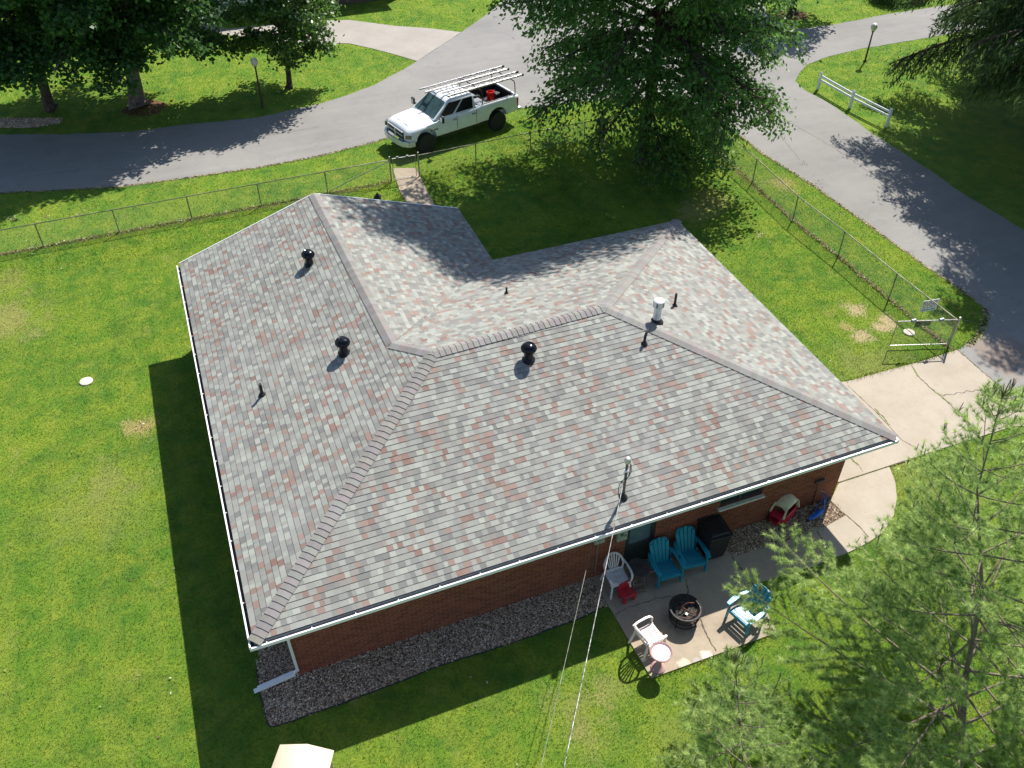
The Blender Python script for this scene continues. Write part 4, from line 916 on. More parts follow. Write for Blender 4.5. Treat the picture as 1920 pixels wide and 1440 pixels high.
for x, y, sx_, sy_, sz_, r_, lb in ((-2.62, -.30, .42, .55, .30, .2, 'black gear bag at the tailgate end of the truck bed, road side'), (-1.75, -.48, .40, .36, .26, -.3, 'black gear bag beside the tool case in the truck bed')):
    c = TM @ Vector((x, y, .80+LF)); t = thing('gear_bag', lb, 'bag', c, TR+r_, 'bags in the truck bed'); b = MB(); b.box((0, 0, sz_/2), (sx_, sy_, sz_), taper=(.8, .85)); b.build('bag_body', M['gear'], t, bevel=.05); b = MB(); b.tube([(-.1, 0, sz_), (-.05, 0, sz_+.08), (.05, 0, sz_+.08), (.1, 0, sz_)], .012, 6); b.build('handle', M['gear'], t)
c = TM @ Vector((-2.0, .45, .81+LF)); t = thing('rag_heap', 'crumpled tan sheet lying in the truck bed beside the bucket', 'cloth', c); b = MB(); rr = random.Random(3)
b.lathe([(.22, 0), (.17, .09), (.08, .13), (0, .12)], 11); b.v = [(x*(1+rr.uniform(-.25, .25)), y*(1+rr.uniform(-.25, .25)), z*(1+rr.uniform(-.3, .3))) for x, y, z in b.v]; b.build('sheet', pmat('tan_cloth', (.48, .40, .28), .9), t, smooth=True)

# ------------------------------------------------------------ garage of the neighbour's house, top left
nbh = thing('neighbour_house', 'pale garage front of a neighbouring house, glimpsed between the trees at the upper left', 'house', (3.9, 44.45, 0))
M['nb_brick'] = pmat('brown_brick', (.13, .095, .075), .9, 0, .3, 8); M['siding'] = pmat('pale_blue_door', (.50, .58, .64), .5, 0, .06, 3); M['roof_grey'] = pmat('grey_roof', (.22, .21, .20), .9, 0, .3, 6)
b = MB(); b.box((-3.05, 4., 1.35), (6., 8, 2.7)); b.box((8.5, 4, 1.35), (7, 8, 2.7)); b.box((2.5, 4.1, 1.35), (5.1, 7.8, 2.7)); b.build('wall', M['nb_brick'], nbh)
b = MB(); b.box((2.5, .15, 1.2), (4.9, .06, 2.2)); gd = b.build('garage_door', M['siding'], nbh, bevel=.01)
b = MB()
for k in range(3): b.box((2.5, .115, .55+.55*k), (4.85, .01, .02))
b.build('door_joint', M['galv'], gd)
b = MB(); b.box((2.5, .12, .06), (4.9, .05, .12)); b.build('door_seal', M['trim'], gd)
b = MB(); b.add([(-6.6, -.6, 2.7), (12.6, -.6, 2.7), (12.6, 8.6, 2.7), (-6.6, 8.6, 2.7), (-3, 4, 4.4), (9, 4, 4.4)], [(0, 1, 5, 4), (1, 2, 5), (2, 3, 4, 5), (3, 0, 4), (3, 2, 1, 0)]); b.build('roof', M['roof_grey'], nbh)
# small red brick structure and dark shrub at the top right
bw = thing('brick_pier', 'low red brick pier at the top right edge, beside the dark trees', 'pier', G(1728, 8)); b = MB(); b.uv = None
b.box((0, .4, .45), (1.1, .5, .9)); b.build('pier_body', pmat('brick_red_far', (.26, .09, .06), .9, 0, .25, 6), bw); b = MB(); b.box((0, .4, .93), (1.2, .6, .07)); b.build('pier_cap', M['conc_pale'], bw)
# ------------------------------------------------------------ patio furniture
M['teal'] = pmat('teal_plastic', (.006, .25, .36), .38, 0, .08, 6); M['resin'] = pmat('white_resin', (.66, .63, .64), .42, 0, .08, 7, dirt=(.50, .46, .44)); M['resin_w'] = pmat('warm_white_resin', (.80, .70, .66), .42, 0, .06, 7)
PZ = .038
def slat(b, pts, wd, th, side=(1, 0, 0)):     # bent board along pts, width list
    side = Vector(side).normalized(); P = [Vector(p) for p in pts]; W = wd if hasattr(wd, '__len__') else [wd]*len(P); n0 = len(b.v)
    for i, p in enumerate(P):
        t = (P[min(i+1, len(P)-1)]-P[max(i-1, 0)]).normalized(); u = side.cross(t).normalized()
        for a, c in ((-1, -1), (1, -1), (1, 1), (-1, 1)): b.v.append(tuple(p+side*a*W[i]/2+u*c*th/2))
    for i in range(len(P)-1):
        for j in range(4): b.f.append((n0+i*4+j, n0+i*4+(j+1) % 4, n0+(i+1)*4+(j+1) % 4, n0+(i+1)*4+j))
    b.f.append((n0+3, n0+2, n0+1, n0)); k = n0+(len(P)-1)*4; b.f.append((k, k+1, k+2, k+3))
def adirondack(loc, rz, label, group='teal patio chairs'):
    t = thing('adirondack_chair', label, 'chair', loc, rz, group); m = M['teal']
    b = MB()     # seat of cross slats, curving down to the back
    zs = lambda y: .37-.0*y if y < -.2 else .37-(y+.2)*.30
    for k in range(6): y = -.27+k*.088; b.beam((-.265, y, zs(y)), (.265, y, zs(y)), .078, .022)
    b.beam((-.28, -.33, .33), (.28, -.33, .33), .022, .11)
    b.beam((-.25, -.3, .34), (-.25, .24, .22), .03, .07); b.beam((.25, -.3, .34), (.25, .24, .22), .03, .07); b.build('seat', m, t, bevel=.008)
    b = MB(); n = 5
    for k in range(n):
        u = (k-2); ln = .70-.035*u*u; x0 = u*.088; x1 = u*.112
        P_ = [(x0+(x1-x0)*s_, .20+s_*ln*.40, .27+s_*ln*.92) for s_ in (0, .35, .7, .9, 1.)]; slat(b, P_, [.072, .080, .094, .088, .060], .02)
    slat(b, [(0, .232+s_*.66*.40, .27+s_*.66*.92) for s_ in (0, .35, .7, .88, 1.)], [.40, .46, .53, .50, .32], .008)
    b.beam((-.22, .30, .42), (.22, .30, .42), .03, .05); b.beam((-.27, .40, .68), (.27, .40, .68), .03, .045); b.build('backrest', m, t, bevel=.006)
    for s_ in (1, -1):
        b = MB(); slat(b, [(s_*.33, -.36, .565), (s_*.345, -.18, .575), (s_*.335, .05, .575), (s_*.30, .30, .56), (s_*.265, .38, .55)], [.10, .13, .11, .08, .06], .024); b.build('armrest', m, t, bevel=.008)
        b = MB(); b.beam((s_*.315, -.31, 0), (s_*.315, -.28, .56), .035, .09, (0, 1, 0)); b.build('leg', m, t, bevel=.008)
        b = MB(); b.beam((s_*.29, .44, 0), (s_*.28, .16, .30), .035, .08, (0, 1, 0)); b.beam((s_*.29, .30, .18), (s_*.30, .33, .55), .035, .06, (0, 1, 0)); b.build('leg', m, t, bevel=.008)
    return t
adirondack((9.80, .12, PZ), R(-2), 'teal slatted patio chair by the wall, between the small dark table and its twin'); adirondack((10.56, .20, PZ), R(-6), 'teal slatted patio chair by the wall, next to the black trash bin')
p = G(1400, 1150, .3); adirondack((p.x, p.y, PZ), R(-75), 'sunlit teal patio chair at the right end of the patio, facing the fire pit')
def resin_chair(loc, rz, m, label, sc=1.0):
    t = thing('resin_chair', label, 'chair', loc, rz)
    b = MB(); N_ = 9   # seat with slots: strips
    for k in range(7):
        x = -.195+k*.065; w_ = .065 if k in (0, 1, 5, 6) else .05
        slat(b, [(x, -.24, .40), (x, -.20, .425), (x, 0, .415), (x, .19, .41)], w_, .014)
    for y in (-.235, -.13, .05, .19): b.beam((-.215, y, .418 if y > -.2 else .405), (.215, y, .418 if y > -.2 else .405), .06, .016)
    b.beam((-.23, -.25, .385), (.23, -.25, .385), .014, .06); b.beam((-.235, -.25, .385), (-.235, .2, .385), .014, .05); b.beam((.235, -.25, .385), (.235, .2, .385), .014, .05)
    b.build('seat', m, t, bevel=.004)
    b = MB()
    def bp_(x, z): return (x, .20+(z-.41)*.32-abs(x)*abs(x)*.6, z)
    arch = [bp_(.235*math.cos(a)*(1.06), .56+.31*math.sin(a)) for a in [i*PI/12 for i in range(13)]]
    arch = [bp_(.215, .42)]+arch+[bp_(-.215, .42)]
    slat(b, arch, .052, .018, (0, 1, .0)); b2 = [Vector(p) for p in arch]
    for i in range(len(b2)-1): b.beam(b2[i], b2[i+1], .05, .02, (0, 1, 0))
    for k in range(6):
        u = (k-2.5)/2.5; x0 = u*.09; x1 = u*.17; zt = .56+.30*math.sqrt(max(0, 1-(x1/.24)**2)); slat(b, [bp_(x0, .44), bp_((x0*.6+x1*.4), .56), bp_(x1, zt)], [.026, .030, .034], .014)
    b.beam(bp_(-.2, .44), bp_(.2, .44), .02, .06); b.build('backrest', m, t, bevel=.003)
    for s_ in (1, -1):
        b = MB(); slat(b, [(s_*.25, .27, .64), (s_*.285, .12, .635), (s_*.295, -.10, .63), (s_*.285, -.22, .615), (s_*.265, -.27, .57), (s_*.25, -.26, .42)], [.05, .05, .055, .055, .05, .045], .022); b.build('armrest', m, t, bevel=.006)
        for y0, y1 in ((-.25, -.31), (.19, .30)): b = MB(); b.beam((s_*.225, y0, .42), (s_*.265, y1, 0), .04, .055, (0, 1, 0)); b.build('leg', m, t, bevel=.008)
    t.scale = (sc,)*3; return t
resin_chair((8.53, .26, PZ), R(-3), M['resin'], 'grey white resin chair in the shade by the wall, left of the small table', 1.02)
p = G(1216, 1194, .42); resin_chair((p.x, p.y, PZ), R(98), M['resin_w'], 'sunlit white resin chair beside the bird bath at the patio corner', 1.05)
# small table with a folding step stool in front
M['tan_frame'] = pmat('tan_frame', (.17, .135, .10), .6, 0, .15, 10); M['dark_top'] = pmat('dark_table_top', (.045, .036, .032), .6, 0, .25, 8)
p = G(1198, 1066, .62); tb = thing('side_table', 'small round table with a dark brown top and tan legs between the patio chairs', 'table', (p.x, p.y, PZ))
b = MB(); b.lathe([(.27, .60), (.275, .62), (.26, .635), (0, .637)], 30); o = b.build('table_top', M['dark_top'], tb, smooth=True); o.scale = (1., 1.12, 1)
for a in (.8, 2.34, 3.94, 5.48): b = MB(); b.beam((.17*math.cos(a), .17*math.sin(a), .6), (.25*math.cos(a), .25*math.sin(a), 0), .028, .028); b.build('leg', M['tan_frame'], tb)
p = G(1197, 1104, .1); ts = thing('step_stool', 'tan two rung folding step stool under the front of the small dark table', 'stool', (p.x, p.y+.05, PZ), R(-4))
for x in (-.16, .16): 
    b = MB(); b.beam((x, -.15, 0), (x*.9, .02, .42), .025, .03); b.build('leg', M['tan_frame'], ts); b = MB(); b.beam((x, .22, 0), (x*.9, .05, .42), .022, .026); b.build('leg', M['tan_frame'], ts)
for z, y, w_ in ((.12, -.12, .08), (.28, -.05, .09), (.42, .03, .13)): b = MB(); b.box((0, y, z), (.33, w_, .02)); b.build('step', M['tan_frame'], ts, bevel=.005)
# red child's stool
M['red_plastic'] = pmat('dull_red_plastic', (.40, .016, .028), .4, 0, .1, 7)
p = G(1171, 1108, .2); rs_ = thing('child_chair', 'small red plastic child seat in front of the grey white chair', 'child chair', (p.x+.02, p.y-.10, PZ), R(6)); rs_.scale = (1.15, 1.15, 1.15)
b = MB(); b.box((0, 0, .19), (.32, .26, .055)); b.build('seat', M['red_plastic'], rs_, bevel=.025)
b = MB(); b.box((0, .13, .30), (.32, .035, .20), taper=(.8, 1)); b.build('backrest', M['red_plastic'], rs_, bevel=.015)
for x in (-.12, .12):
    for y in (-.09, .09): b = MB(); b.lathe([(.035, 0), (.045, .10), (.052, .19)], 10, (x, y, 0)); b.build('leg', M['red_plastic'], rs_, smooth=True)
# wheeled bin
p = G(1336, 1042); bn = thing('wheeled_bin', 'black wheeled trash bin standing against the brick wall right of the teal chairs', 'bin', (11.27, .33, PZ), R(-3)); M['bin'] = pmat('black_bin_plastic', (.013, .014, .016), .45, 0, .2, 8)
b = MB(); b.add([(x*a, y*c, z) for z, a, c in ((.04, .25, .27), (.92, .30, .34)) for x, y in ((-1, -1), (1, -1), (1, 1), (-1, 1))], [(3, 2, 1, 0), (4, 5, 6, 7), (0, 1, 5, 4), (1, 2, 6, 5), (2, 3, 7, 6), (3, 0, 4, 7)]); b.build('bin_body', M['bin'], bn, bevel=.03)
b = MB(); b.box((0, -.01, .95), (.66, .74, .05)); b.box((0, -.01, .99), (.52, .58, .04), taper=(.85, .85)); ld = b.build('lid', M['bin'], bn, bevel=.02)
b = MB(); b.tube([(-.30, .36, .96), (.30, .36, .96)], .018, 8); b.build('handle', M['bin'], bn)
for x in (-.27, .27): b = MB(); b.lathe([(.0, -.03), (.12, -.03), (.12, .03), (0, .03)], 18, (0, 0, 0), Matrix.Translation((x, .28, .12)) @ Matrix.Rotation(PI/2, 4, 'Y')); b.build('wheel', M['black_rub'], bn)
# fire pit
M['pit_black'] = pmat('sooty_steel', (.022, .020, .019), .6, .2, .4, 12)
p = G(1283, 1150, .25); fp_ = thing('fire_pit', 'round black fire bowl with ash and a rusty bar, mid patio', 'fire pit', (p.x, p.y, PZ))
b = MB(); b.lathe([(.06, .20), (.20, .22), (.30, .30), (.345, .40), (.35, .42), (.385, .425), (.385, .435), (.345, .436), (.33, .41), (.28, .315), (.18, .25), (0, .235)], 36); b.build('bowl', M['pit_black'], fp_, smooth=True)
b = MB(); 
for z, r_ in ((.445, .385), (.25, .37), (.05, .33)): b.tube([(r_*math.cos(a), r_*math.sin(a), z) for a in [i*PI/18 for i in range(36)]], .012, 6, closed=True)
b.build('ring', M['black_rub'], fp_, smooth=True)
b = MB()
for i in range(40):        # lattice apron
    a = 2*PI*i/40
    for da in (2*PI/40*2, -2*PI/40*2): b.beam((.36*math.cos(a), .36*math.sin(a), .25), (.372*math.cos(a+da), .372*math.sin(a+da), .42), .008, .006)
b.build('lattice_band', M['black_metal'], fp_)
for a in (.5, 2.07, 3.64, 5.21): b = MB(); b.tube([(.36*math.cos(a), .36*math.sin(a), .42), (.33*math.cos(a), .33*math.sin(a), .12), (.37*math.cos(a), .37*math.sin(a), 0)], .013, 6); b.build('leg', M['black_metal'], fp_)
M['rust'] = pmat('rusty_iron', (.20, .075, .045), .85, .2, .4, 15); M['ash'] = pmat('ash_and_char', (.045, .040, .038), .95, 0, .7, 14, bump=.6, bscale=40)
b = MB(); rr = random.Random(5); b.lathe([(.27, .30), (.2, .315), (.12, .33), (.05, .30), (0, .31)], 16); b.v = [(x, y, z+rr.uniform(-.02, .03)) for x, y, z in b.v]; b.build('ash_bed', M['ash'], fp_, smooth=True)
b = MB(); b.tube([(-.10, .02, .36), (-.02, .09, .43), (.12, .10, .45), (.26, .04, .44)], .012, 6); b.tube([(-.05, .06, .42), (.05, -.08, .38), (.15, -.2, .36)], .010, 6); b.tube([(-.22, -.14, .36), (-.05, -.23, .35), (.14, -.22, .36), (.26, -.10, .38)], .008, 6); b.build('grate_bar', M['rust'], fp_)
for i, (x, y, z) in enumerate(((-.10, .0, .33), (.02, -.05, .34), (-.14, .08, .33))): b = MB(); b.beam((x-.1, y-.05, z), (x+.09, y+.03, z+.03), .05, .05); b.build('charred_log', M['ash'], fp_, bevel=.012)
b = MB(); b.box((-.03, -.12, .36), (.05, .05, .03), .5); b.build('foil_scrap', M['galv'], fp_)
# bird bath
p = G(1239, 1226, .62); bb = thing('bird_bath', 'pinkish bird bath with a wide shallow basin on a pedestal at the patio corner', 'bird bath', (p.x, p.y, PZ)); M['bath'] = pmat('pink_concrete', (.42, .25, .25), .5, 0, .15, 7); M['bath_in'] = pmat('bird_bath_inner', (.72, .58, .54), .25, 0, .12, 9, .5)
b = MB(); b.lathe([(.17, 0), (.165, .04), (.10, .09), (.065, .16), (.055, .34), (.075, .50), (.10, .56)], 20); b.build('pedestal', M['bath'], bb, smooth=True)
b = MB(); b.lathe([(.09, .55), (.20, .585), (.255, .635), (.262, .66), (.25, .668), (.225, .655), (.20, .63), (.14, .608)], 32); bs = b.build('basin', M['bath'], bb, smooth=True)
b = MB(); b.lathe([(.205, .635), (.15, .613), (.0, .603)], 32); b.build('basin_floor', M['bath_in'], bs, smooth=True)
# pale paint spills on the patio
def blotch(u, v, r_, m, label, sx=1.4, seed=1):
    p = G(u, v); rr = random.Random(seed); b = MB(); n = 20; pts = [(r_*sx*math.cos(2*PI*i/n)*rr.uniform(.75, 1.1), r_*.8*math.sin(2*PI*i/n)*rr.uniform(.75, 1.1)) for i in range(n)]
    b.add([(x, y, 0) for x, y in pts], [tuple(range(n))]); o = b.build('paint_spill', m, pa); o.location = (p.x, p.y, .0425); o.rotation_euler = (0, 0, .3)

# toy car
p = G(1467, 962, .2); tc = thing('toy_car', 'red toy ride in car with a cream roof on the gravel by the wall', 'toy car', (p.x, p.y, .03), R(-158)); M['toy_red'] = pmat('toy_red', (.42, .012, .040), .4, 0, .1, 6); M['cream'] = pmat('cream_plastic', (.66, .60, .42), .45, 0, .08, 6)
b = MB(); vs = []; fs = []; secs = [(-.40, .10, .30, .10), (-.36, .20, .36, .06), (-.15, .245, .40, .05), (.10, .245, .38, .05), (.30, .22, .36, .06), (.41, .14, .28, .10)]
for (x, y, zt, zb) in secs:
    pr = [(0, zb), (y*.8, zb), (y, zb+.08), (y, zt-.06), (y*.86, zt), (y*.72, zt-.02), (y*.66, zb+.09), (0, zb+.07)]
    vs += [(x, q, z) for q, z in pr]+[(x, -q, z) for q, z in pr[-2:0:-1]]
n = 14
for i in range(len(secs)-1):
    for j in range(n): fs.append((i*n+j, i*n+(j+1) % n, (i+1)*n+(j+1) % n, (i+1)*n+j))
fs.append(tuple(range(n))[::-1]); fs.append(tuple((len(secs)-1)*n+j for j in range(n))); b.add(vs, fs); b.build('tub', M['toy_red'], tc, smooth=True)
b = MB(); b.add([(x, y, z) for x, y, z in ((.24, -.2, .36), (.24, .2, .36), (.40, .16, .31), (.40, -.16, .31))], [(0, 1, 2, 3)]); b.box((.31, 0, .34), (.20, .36, .05)); b.build('bonnet', M['toy_red'], tc, bevel=.02)
b = MB(); rows = []; N2 = 8    # domed roof
for i in range(7):
    t = i/6; x = -.30+.50*t; row = []
    for j in range(N2+1): u = -1+2*j/N2; row.append((x, u*.21*(1-.25*abs(2*t-1)**2), .76-.07*u*u-.16*(abs(2*t-.9))**2.2))
    rows.append(row)
vv = [q for r_ in rows for q in r_]; ff = [(i*(N2+1)+j, i*(N2+1)+j+1, (i+1)*(N2+1)+j+1, (i+1)*(N2+1)+j) for i in range(6) for j in range(N2)]
b.add(vv, ff); rfm = b.build('toy_roof', M['cream'], tc, smooth=True); so_ = rfm.modifiers.new('s', 'SOLIDIFY'); so_.thickness = .03
for s_ in (1, -1):
    b = MB(); slat(b, [(.20, s_*.17, .63), (.28, s_*.19, .50), (.33, s_*.20, .35)], [.05, .045, .06], .03, (0, 1, 0)); b.build('pillar', M['cream'], tc, bevel=.008); b = MB(); slat(b, [(-.29, s_*.16, .64), (-.33, s_*.19, .5), (-.35, s_*.20, .34)], [.09, .08, .12], .03, (0, 1, 0)); b.build('pillar', M['cream'], tc, bevel=.008)
    for x in (.27, -.26): b = MB(); b.lathe([(0, -.03), (.085, -.03), (.09, 0), (.085, .03), (0, .03)], 16, (0, 0, 0), Matrix.Translation((x, s_*.21, .09)) @ Matrix.Rotation(PI/2, 4, 'X')); b.build('wheel', M['black_rub'], tc)
b = MB(); b.tube([(.20, 0, .42+.0), (.13, 0, .47)], .012, 6); b.lathe([(.06, -.01), (.075, 0), (.06, .01)], 14, (0, 0, 0), Matrix.Translation((.13, 0, .47)) @ Matrix.Rotation(-.7, 4, 'Y')); b.build('steering_wheel', M['trim'], tc)
# blue toys and pole by the corner
M['blue_toy'] = pmat('bright_blue_plastic', (.008, .14, .55), .35, 0, .1, 7); M['navy'] = pmat('dark_blue_paint', (.012, .025, .18), .4)
p = G(1531, 966, .1); t = thing('kick_scooter', 'bright blue toy scooter lying on the gravel beside the toy car', 'scooter', (p.x, p.y, .04), R(12))
b = MB(); vs = [(-.36, 0, .09), (-.2, -.065, .08), (.05, -.075, .08), (.2, -.05, .09), (.28, -.02, .14), (.28, .02, .14), (.2, .05, .09), (.05, .075, .08), (-.2, .065, .08)]; b.add(vs+[(x, y, z+.04) for x, y, z in vs], [tuple(range(9))[::-1], tuple(range(9, 18))]+[(i, (i+1) % 9, 9+(i+1) % 9, 9+i) for i in range(9)]); b.build('deck', M['blue_toy'], t, bevel=.012)
b = MB(); b.tube([(.27, 0, .13), (.25, .02, .30), (.16, .04, .62)], .017, 8); b.tube([(.10, -.12, .60), (.20, .18, .63)], .014, 8); b.build('steering_post', M['blue_toy'], t, smooth=True)
for x, y in ((.32, 0), (-.33, 0)): b = MB(); b.lathe([(0, -.018), (.06, -.018), (.06, .018), (0, .018)], 16, (0, 0, 0), Matrix.Translation((x, y, .06)) @ Matrix.Rotation(PI/2, 4, 'X')); b.build('wheel', M['black_rub'], t)
p = G(1537, 950, .15); t = thing('toy_bicycle', 'dark blue child bicycle on its side at the brick corner', 'bicycle', (p.x, p.y, .03), R(20))
for x in (-.26, .28):
    b = MB(); b.tube([(x+.13*math.cos(a), .02*math.sin(a), .14+.13*math.sin(a)) for a in [i*PI/9 for i in range(18)]], .018, 6, closed=True)
    for k in range(8): a = k*PI/4; b.tube([(x, 0, .14), (x+.12*math.cos(a), 0, .14+.12*math.sin(a))], .002, 3)
    b.build('wheel', M['black_rub'], t, smooth=True)
b = MB(); 
for q in ([(-.26, 0, .14), (-.02, 0, .16), (.22, 0, .38), (-.12, 0, .36), (-.02, 0, .16)], [(-.12, 0, .36), (-.26, 0, .14)], [(.28, 0, .14), (.22, 0, .38), (.19, 0, .50)]): b.tube(q, .016, 6)
b.build('bike_frame', M['navy'], t, smooth=True); b = MB(); b.tube([(.12, -.18, .54), (.19, -.05, .50), (.19, .05, .50), (.12, .18, .54)], .012, 6); b.build('handlebar', M['galv'], t); b = MB(); b.box((-.14, 0, .42), (.17, .09, .05)); b.build('saddle', M['trim'], t, bevel=.02)
p = G(1521, 950, 0); t = thing('push_broom', 'black T topped pole leaning against the brick wall near its right end', 'pole', (p.x, p.y, .02)); b = MB(); tp = Vector((14.63-p.x, YW-.06-p.y, 1.0)); b.tube([(0, 0, 0), tp], .014, 8); b.build('pole', M['black_metal'], t, smooth=True); b = MB(); b.box((tp.x, tp.y-.02, tp.z+.03), (.30, .06, .07)); b.build('crosshead', M['black_rub'], t, bevel=.01)
# tan canvas shed top at the bottom edge
c0, c1 = G(525, 1396, 2.0), G(626, 1407, 2.0); dd = (c1-c0); L_ = dd.length; an = math.atan2(dd.y, dd.x)
sh = thing('tan_shed', 'tan flat topped garden shed cut off by the bottom edge of the view', 'shed', (c0.x, c0.y, 0), an); M['canvas'] = pmat('tan_panel', (.60, .51, .37), .75, 0, .03, 5)
b = MB(); b.add([(0, 0, 2.0), (L_*.5, .05, 2.04), (L_, 0, 2.0), (L_+.02, -1.6, 1.95), (L_*.5, -1.65, 1.99), (-.1, -1.6, 1.95)], [(0, 5, 4, 1), (1, 4, 3, 2)]); o = b.build('roof', M['canvas'], sh, smooth=True); md = o.modifiers.new('s', 'SOLIDIFY'); md.thickness = .035
b = MB(); b.box((L_/2, -.8, .96), (L_-.12, 1.45, 1.92)); b.build('wall', pmat('brown_panel', (.20, .15, .11), .7), sh, bevel=.01)
b = MB(); b.box((L_/2, -.065, .95), (.6, .03, 1.7)); b.build('door', M['canvas'], sh, bevel=.01)
# ------------------------------------------------------------ trees
def bez(a, b_, c, n): return [a*(1-t)**2+b_*2*t*(1-t)+c*t*t for t in [i/(n-1) for i in range(n)]]
def broadleaf(name, label, base, H_, z0, prof, nl, leaf_m, bark_m, seed, L=.13, W=.06, sec=11, per=26, sig=.16, droop=(-.25, .9), trunk_r=.22, lean=(0, 0), group=None, hang=0., dirbias=0., secl=.42, eljit=.14, dens=3.2, cat='tree', az_clip=None):
    """prof(t)-> limb length at relative height t (0 bottom of crown..1 top)"""
    rr = random.Random(seed); rs = np.random.default_rng(seed); t = thing(name, label, cat, base, 0, group); wood = MB()
    ax = lambda z: Vector((lean[0]*z/H_+.12*math.sin(z*.9+seed), lean[1]*z/H_+.12*math.cos(z*.7+seed), z))*1.
    zs = [0, .15, .5, 1.2]+[1.2+(H_*.96-1.2)*i/9 for i in range(1, 10)]
    A0 = [ax(z) for z in zs]; A0[0].x = A0[0].y = 0
    wood.tube(A0, [trunk_r*1.7, trunk_r*1.25, trunk_r*1.05]+[trunk_r*(1-.9*(z/H_)) for z in zs[3:]], 9)
    C, D = [], []
    for i in range(nl):
        tz = (i+.5)/nl; tz = tz**.9; z = z0+(H_-z0)*tz*.97; az = i*2.39996+rr.uniform(-.35, .35); ln = prof(tz)*rr.uniform(.82, 1.12)
        ln *= 1+dirbias*math.cos(az)*(1-tz*7 if tz < .14 else 0 if tz < .42 else -.9)
        if dirbias and tz > .3: ln *= 1-.17*max(0, -math.sin(az))
        if az_clip and not az_clip(az, z): continue
        d = Vector((math.cos(az), math.sin(az), 0)); el = droop[0]+(droop[1]-droop[0])*tz+rr.uniform(-eljit, eljit)
        s_ = ax(z*.97); e_ = s_+d*ln*math.cos(el)+Vector((0, 0, ln*math.sin(el)-.10*ln)); m_ = s_+d*ln*.5+Vector((0, 0, ln*(math.sin(el)*.5+.14)))
        P_ = bez(s_, m_, e_, 7); r0 = max(.02, trunk_r*.42*(ln/4)**.8*(1-.5*tz)); wood.tube(P_, [r0*(1-.85*k/6) for k in range(7)], 5)
        nsec = max(4, int(sec*(ln/4)**.8))
        for j in range(nsec):
            u = .22+.80*(j+rr.random()*.6)/nsec; u = min(u, 1.); k = min(int(u*6), 5); f = u*6-k; q = P_[k].lerp(P_[k+1], f); tang = (P_[k+1]-P_[k]).normalized(); sd_ = Vector((-tang.y, tang.x, 0)).normalized()*(1 if j % 2 else -1)
            l2 = ln*secl*(1.12-u*.75)*rr.uniform(.7, 1.2)+.25; dr = (tang*.75+sd_*rr.uniform(.5, 1.1)+Vector((0, 0, rr.uniform(-.35, .40)-hang))).normalized()
            q2 = q+dr*l2+Vector((0, 0, -.12*l2)); qm = q+dr*l2*.5+Vector((0, 0, .04)); S_ = bez(q, qm, q2, 5); wood.tube(S_, [max(.006, r0*.3*(1-.8*g/4)) for g in range(5)], 3, cap=False)
            n = int(per*dens*l2/1.2)+4; tt = rs.uniform(.12, 1.05, n); pts = np.array([tuple(S_[min(int(x*4), 3)].lerp(S_[min(int(x*4), 3)+1], min(x*4-min(int(x*4), 3), 1.3))) for x in tt])
            sp = sig*(.55+rs.random(n)[:, None]*.9); off = rs.normal(size=(n, 3))*sp*np.array([1, 1, .7])
            if hang: off[:, 2] -= np.abs(rs.normal(size=n))*hang*.6
            C.append(pts+off); dd_ = np.array([tuple(dr)]*n)+rs.normal(size=(n, 3))*.75+np.array([0, 0, -.3-hang*1.5]); D.append(dd_)
    C = np.concatenate(C); D = unit(np.concatenate(D)); n = len(C); sz = rs.uniform(.7, 1.25, n)
    V = leaf_quads(C, D, L*1.15*sz, W*1.45*sz, rs, .6); print(name, n); base_ = np.array([tuple(base)])
    # colour: random per leaf
    cl = rs.random(n)*.7+.3*(np.sin(C[:, 0]*2.1+seed)*np.sin(C[:, 1]*2.3)*np.sin(C[:, 2]*2.7)*.5+.5)
    np_mesh('crown', V, 4, leaf_m, t, rnd=cl); wood.build('trunk', bark_m, t, smooth=True, autos=False); return t, n
OAK = leaf_mat('oak_leaf', [(0, (.036, .105, .026)), (.5, (.072, .175, .038)), (.85, (.120, .245, .050)), (1, (.19, .32, .07))], .45, .45)
MAP = leaf_mat('maple_leaf', [(0, (.024, .075, .018)), (.5, (.045, .120, .026)), (.85, (.080, .180, .036)), (1, (.13, .26, .05))], .40, .45)
PEAR = leaf_mat('pear_leaf', [(0, (.034, .085, .016)), (.5, (.062, .140, .024)), (.85, (.095, .195, .034)), (1, (.15, .26, .05))], .40, .35, spec=.45)
HEM = leaf_mat('spruce_spray', [(0, (.036, .078, .026)), (.5, (.066, .125, .038)), (.85, (.11, .18, .050)), (1, (.18, .23, .07))], .35, .55)
tot = 0
# the big oak by the fence
o_, n = broadleaf('oak_tree', 'big dark green oak with drooping lower limbs inside the fence corner behind the house', G(1207, 302), 20., 1.2, lambda t: float(np.interp(1.2+18.8*t, [1.4, 4, 6, 8, 11, 14, 17, 20], [3.0, 4.9, 5.2, 5.7, 6.6, 6.1, 4.1, 1.2])), 124, OAK, M['bark'], 4, L=.17, W=.075, sec=15, per=20, sig=.25, droop=(-.28, .75), trunk_r=.27, hang=.17, secl=.38, dens=2.9, dirbias=.16, eljit=.26, az_clip=lambda az, z: not (z < 3.5 and R(105) < az % (2*PI) < R(232))); tot += n
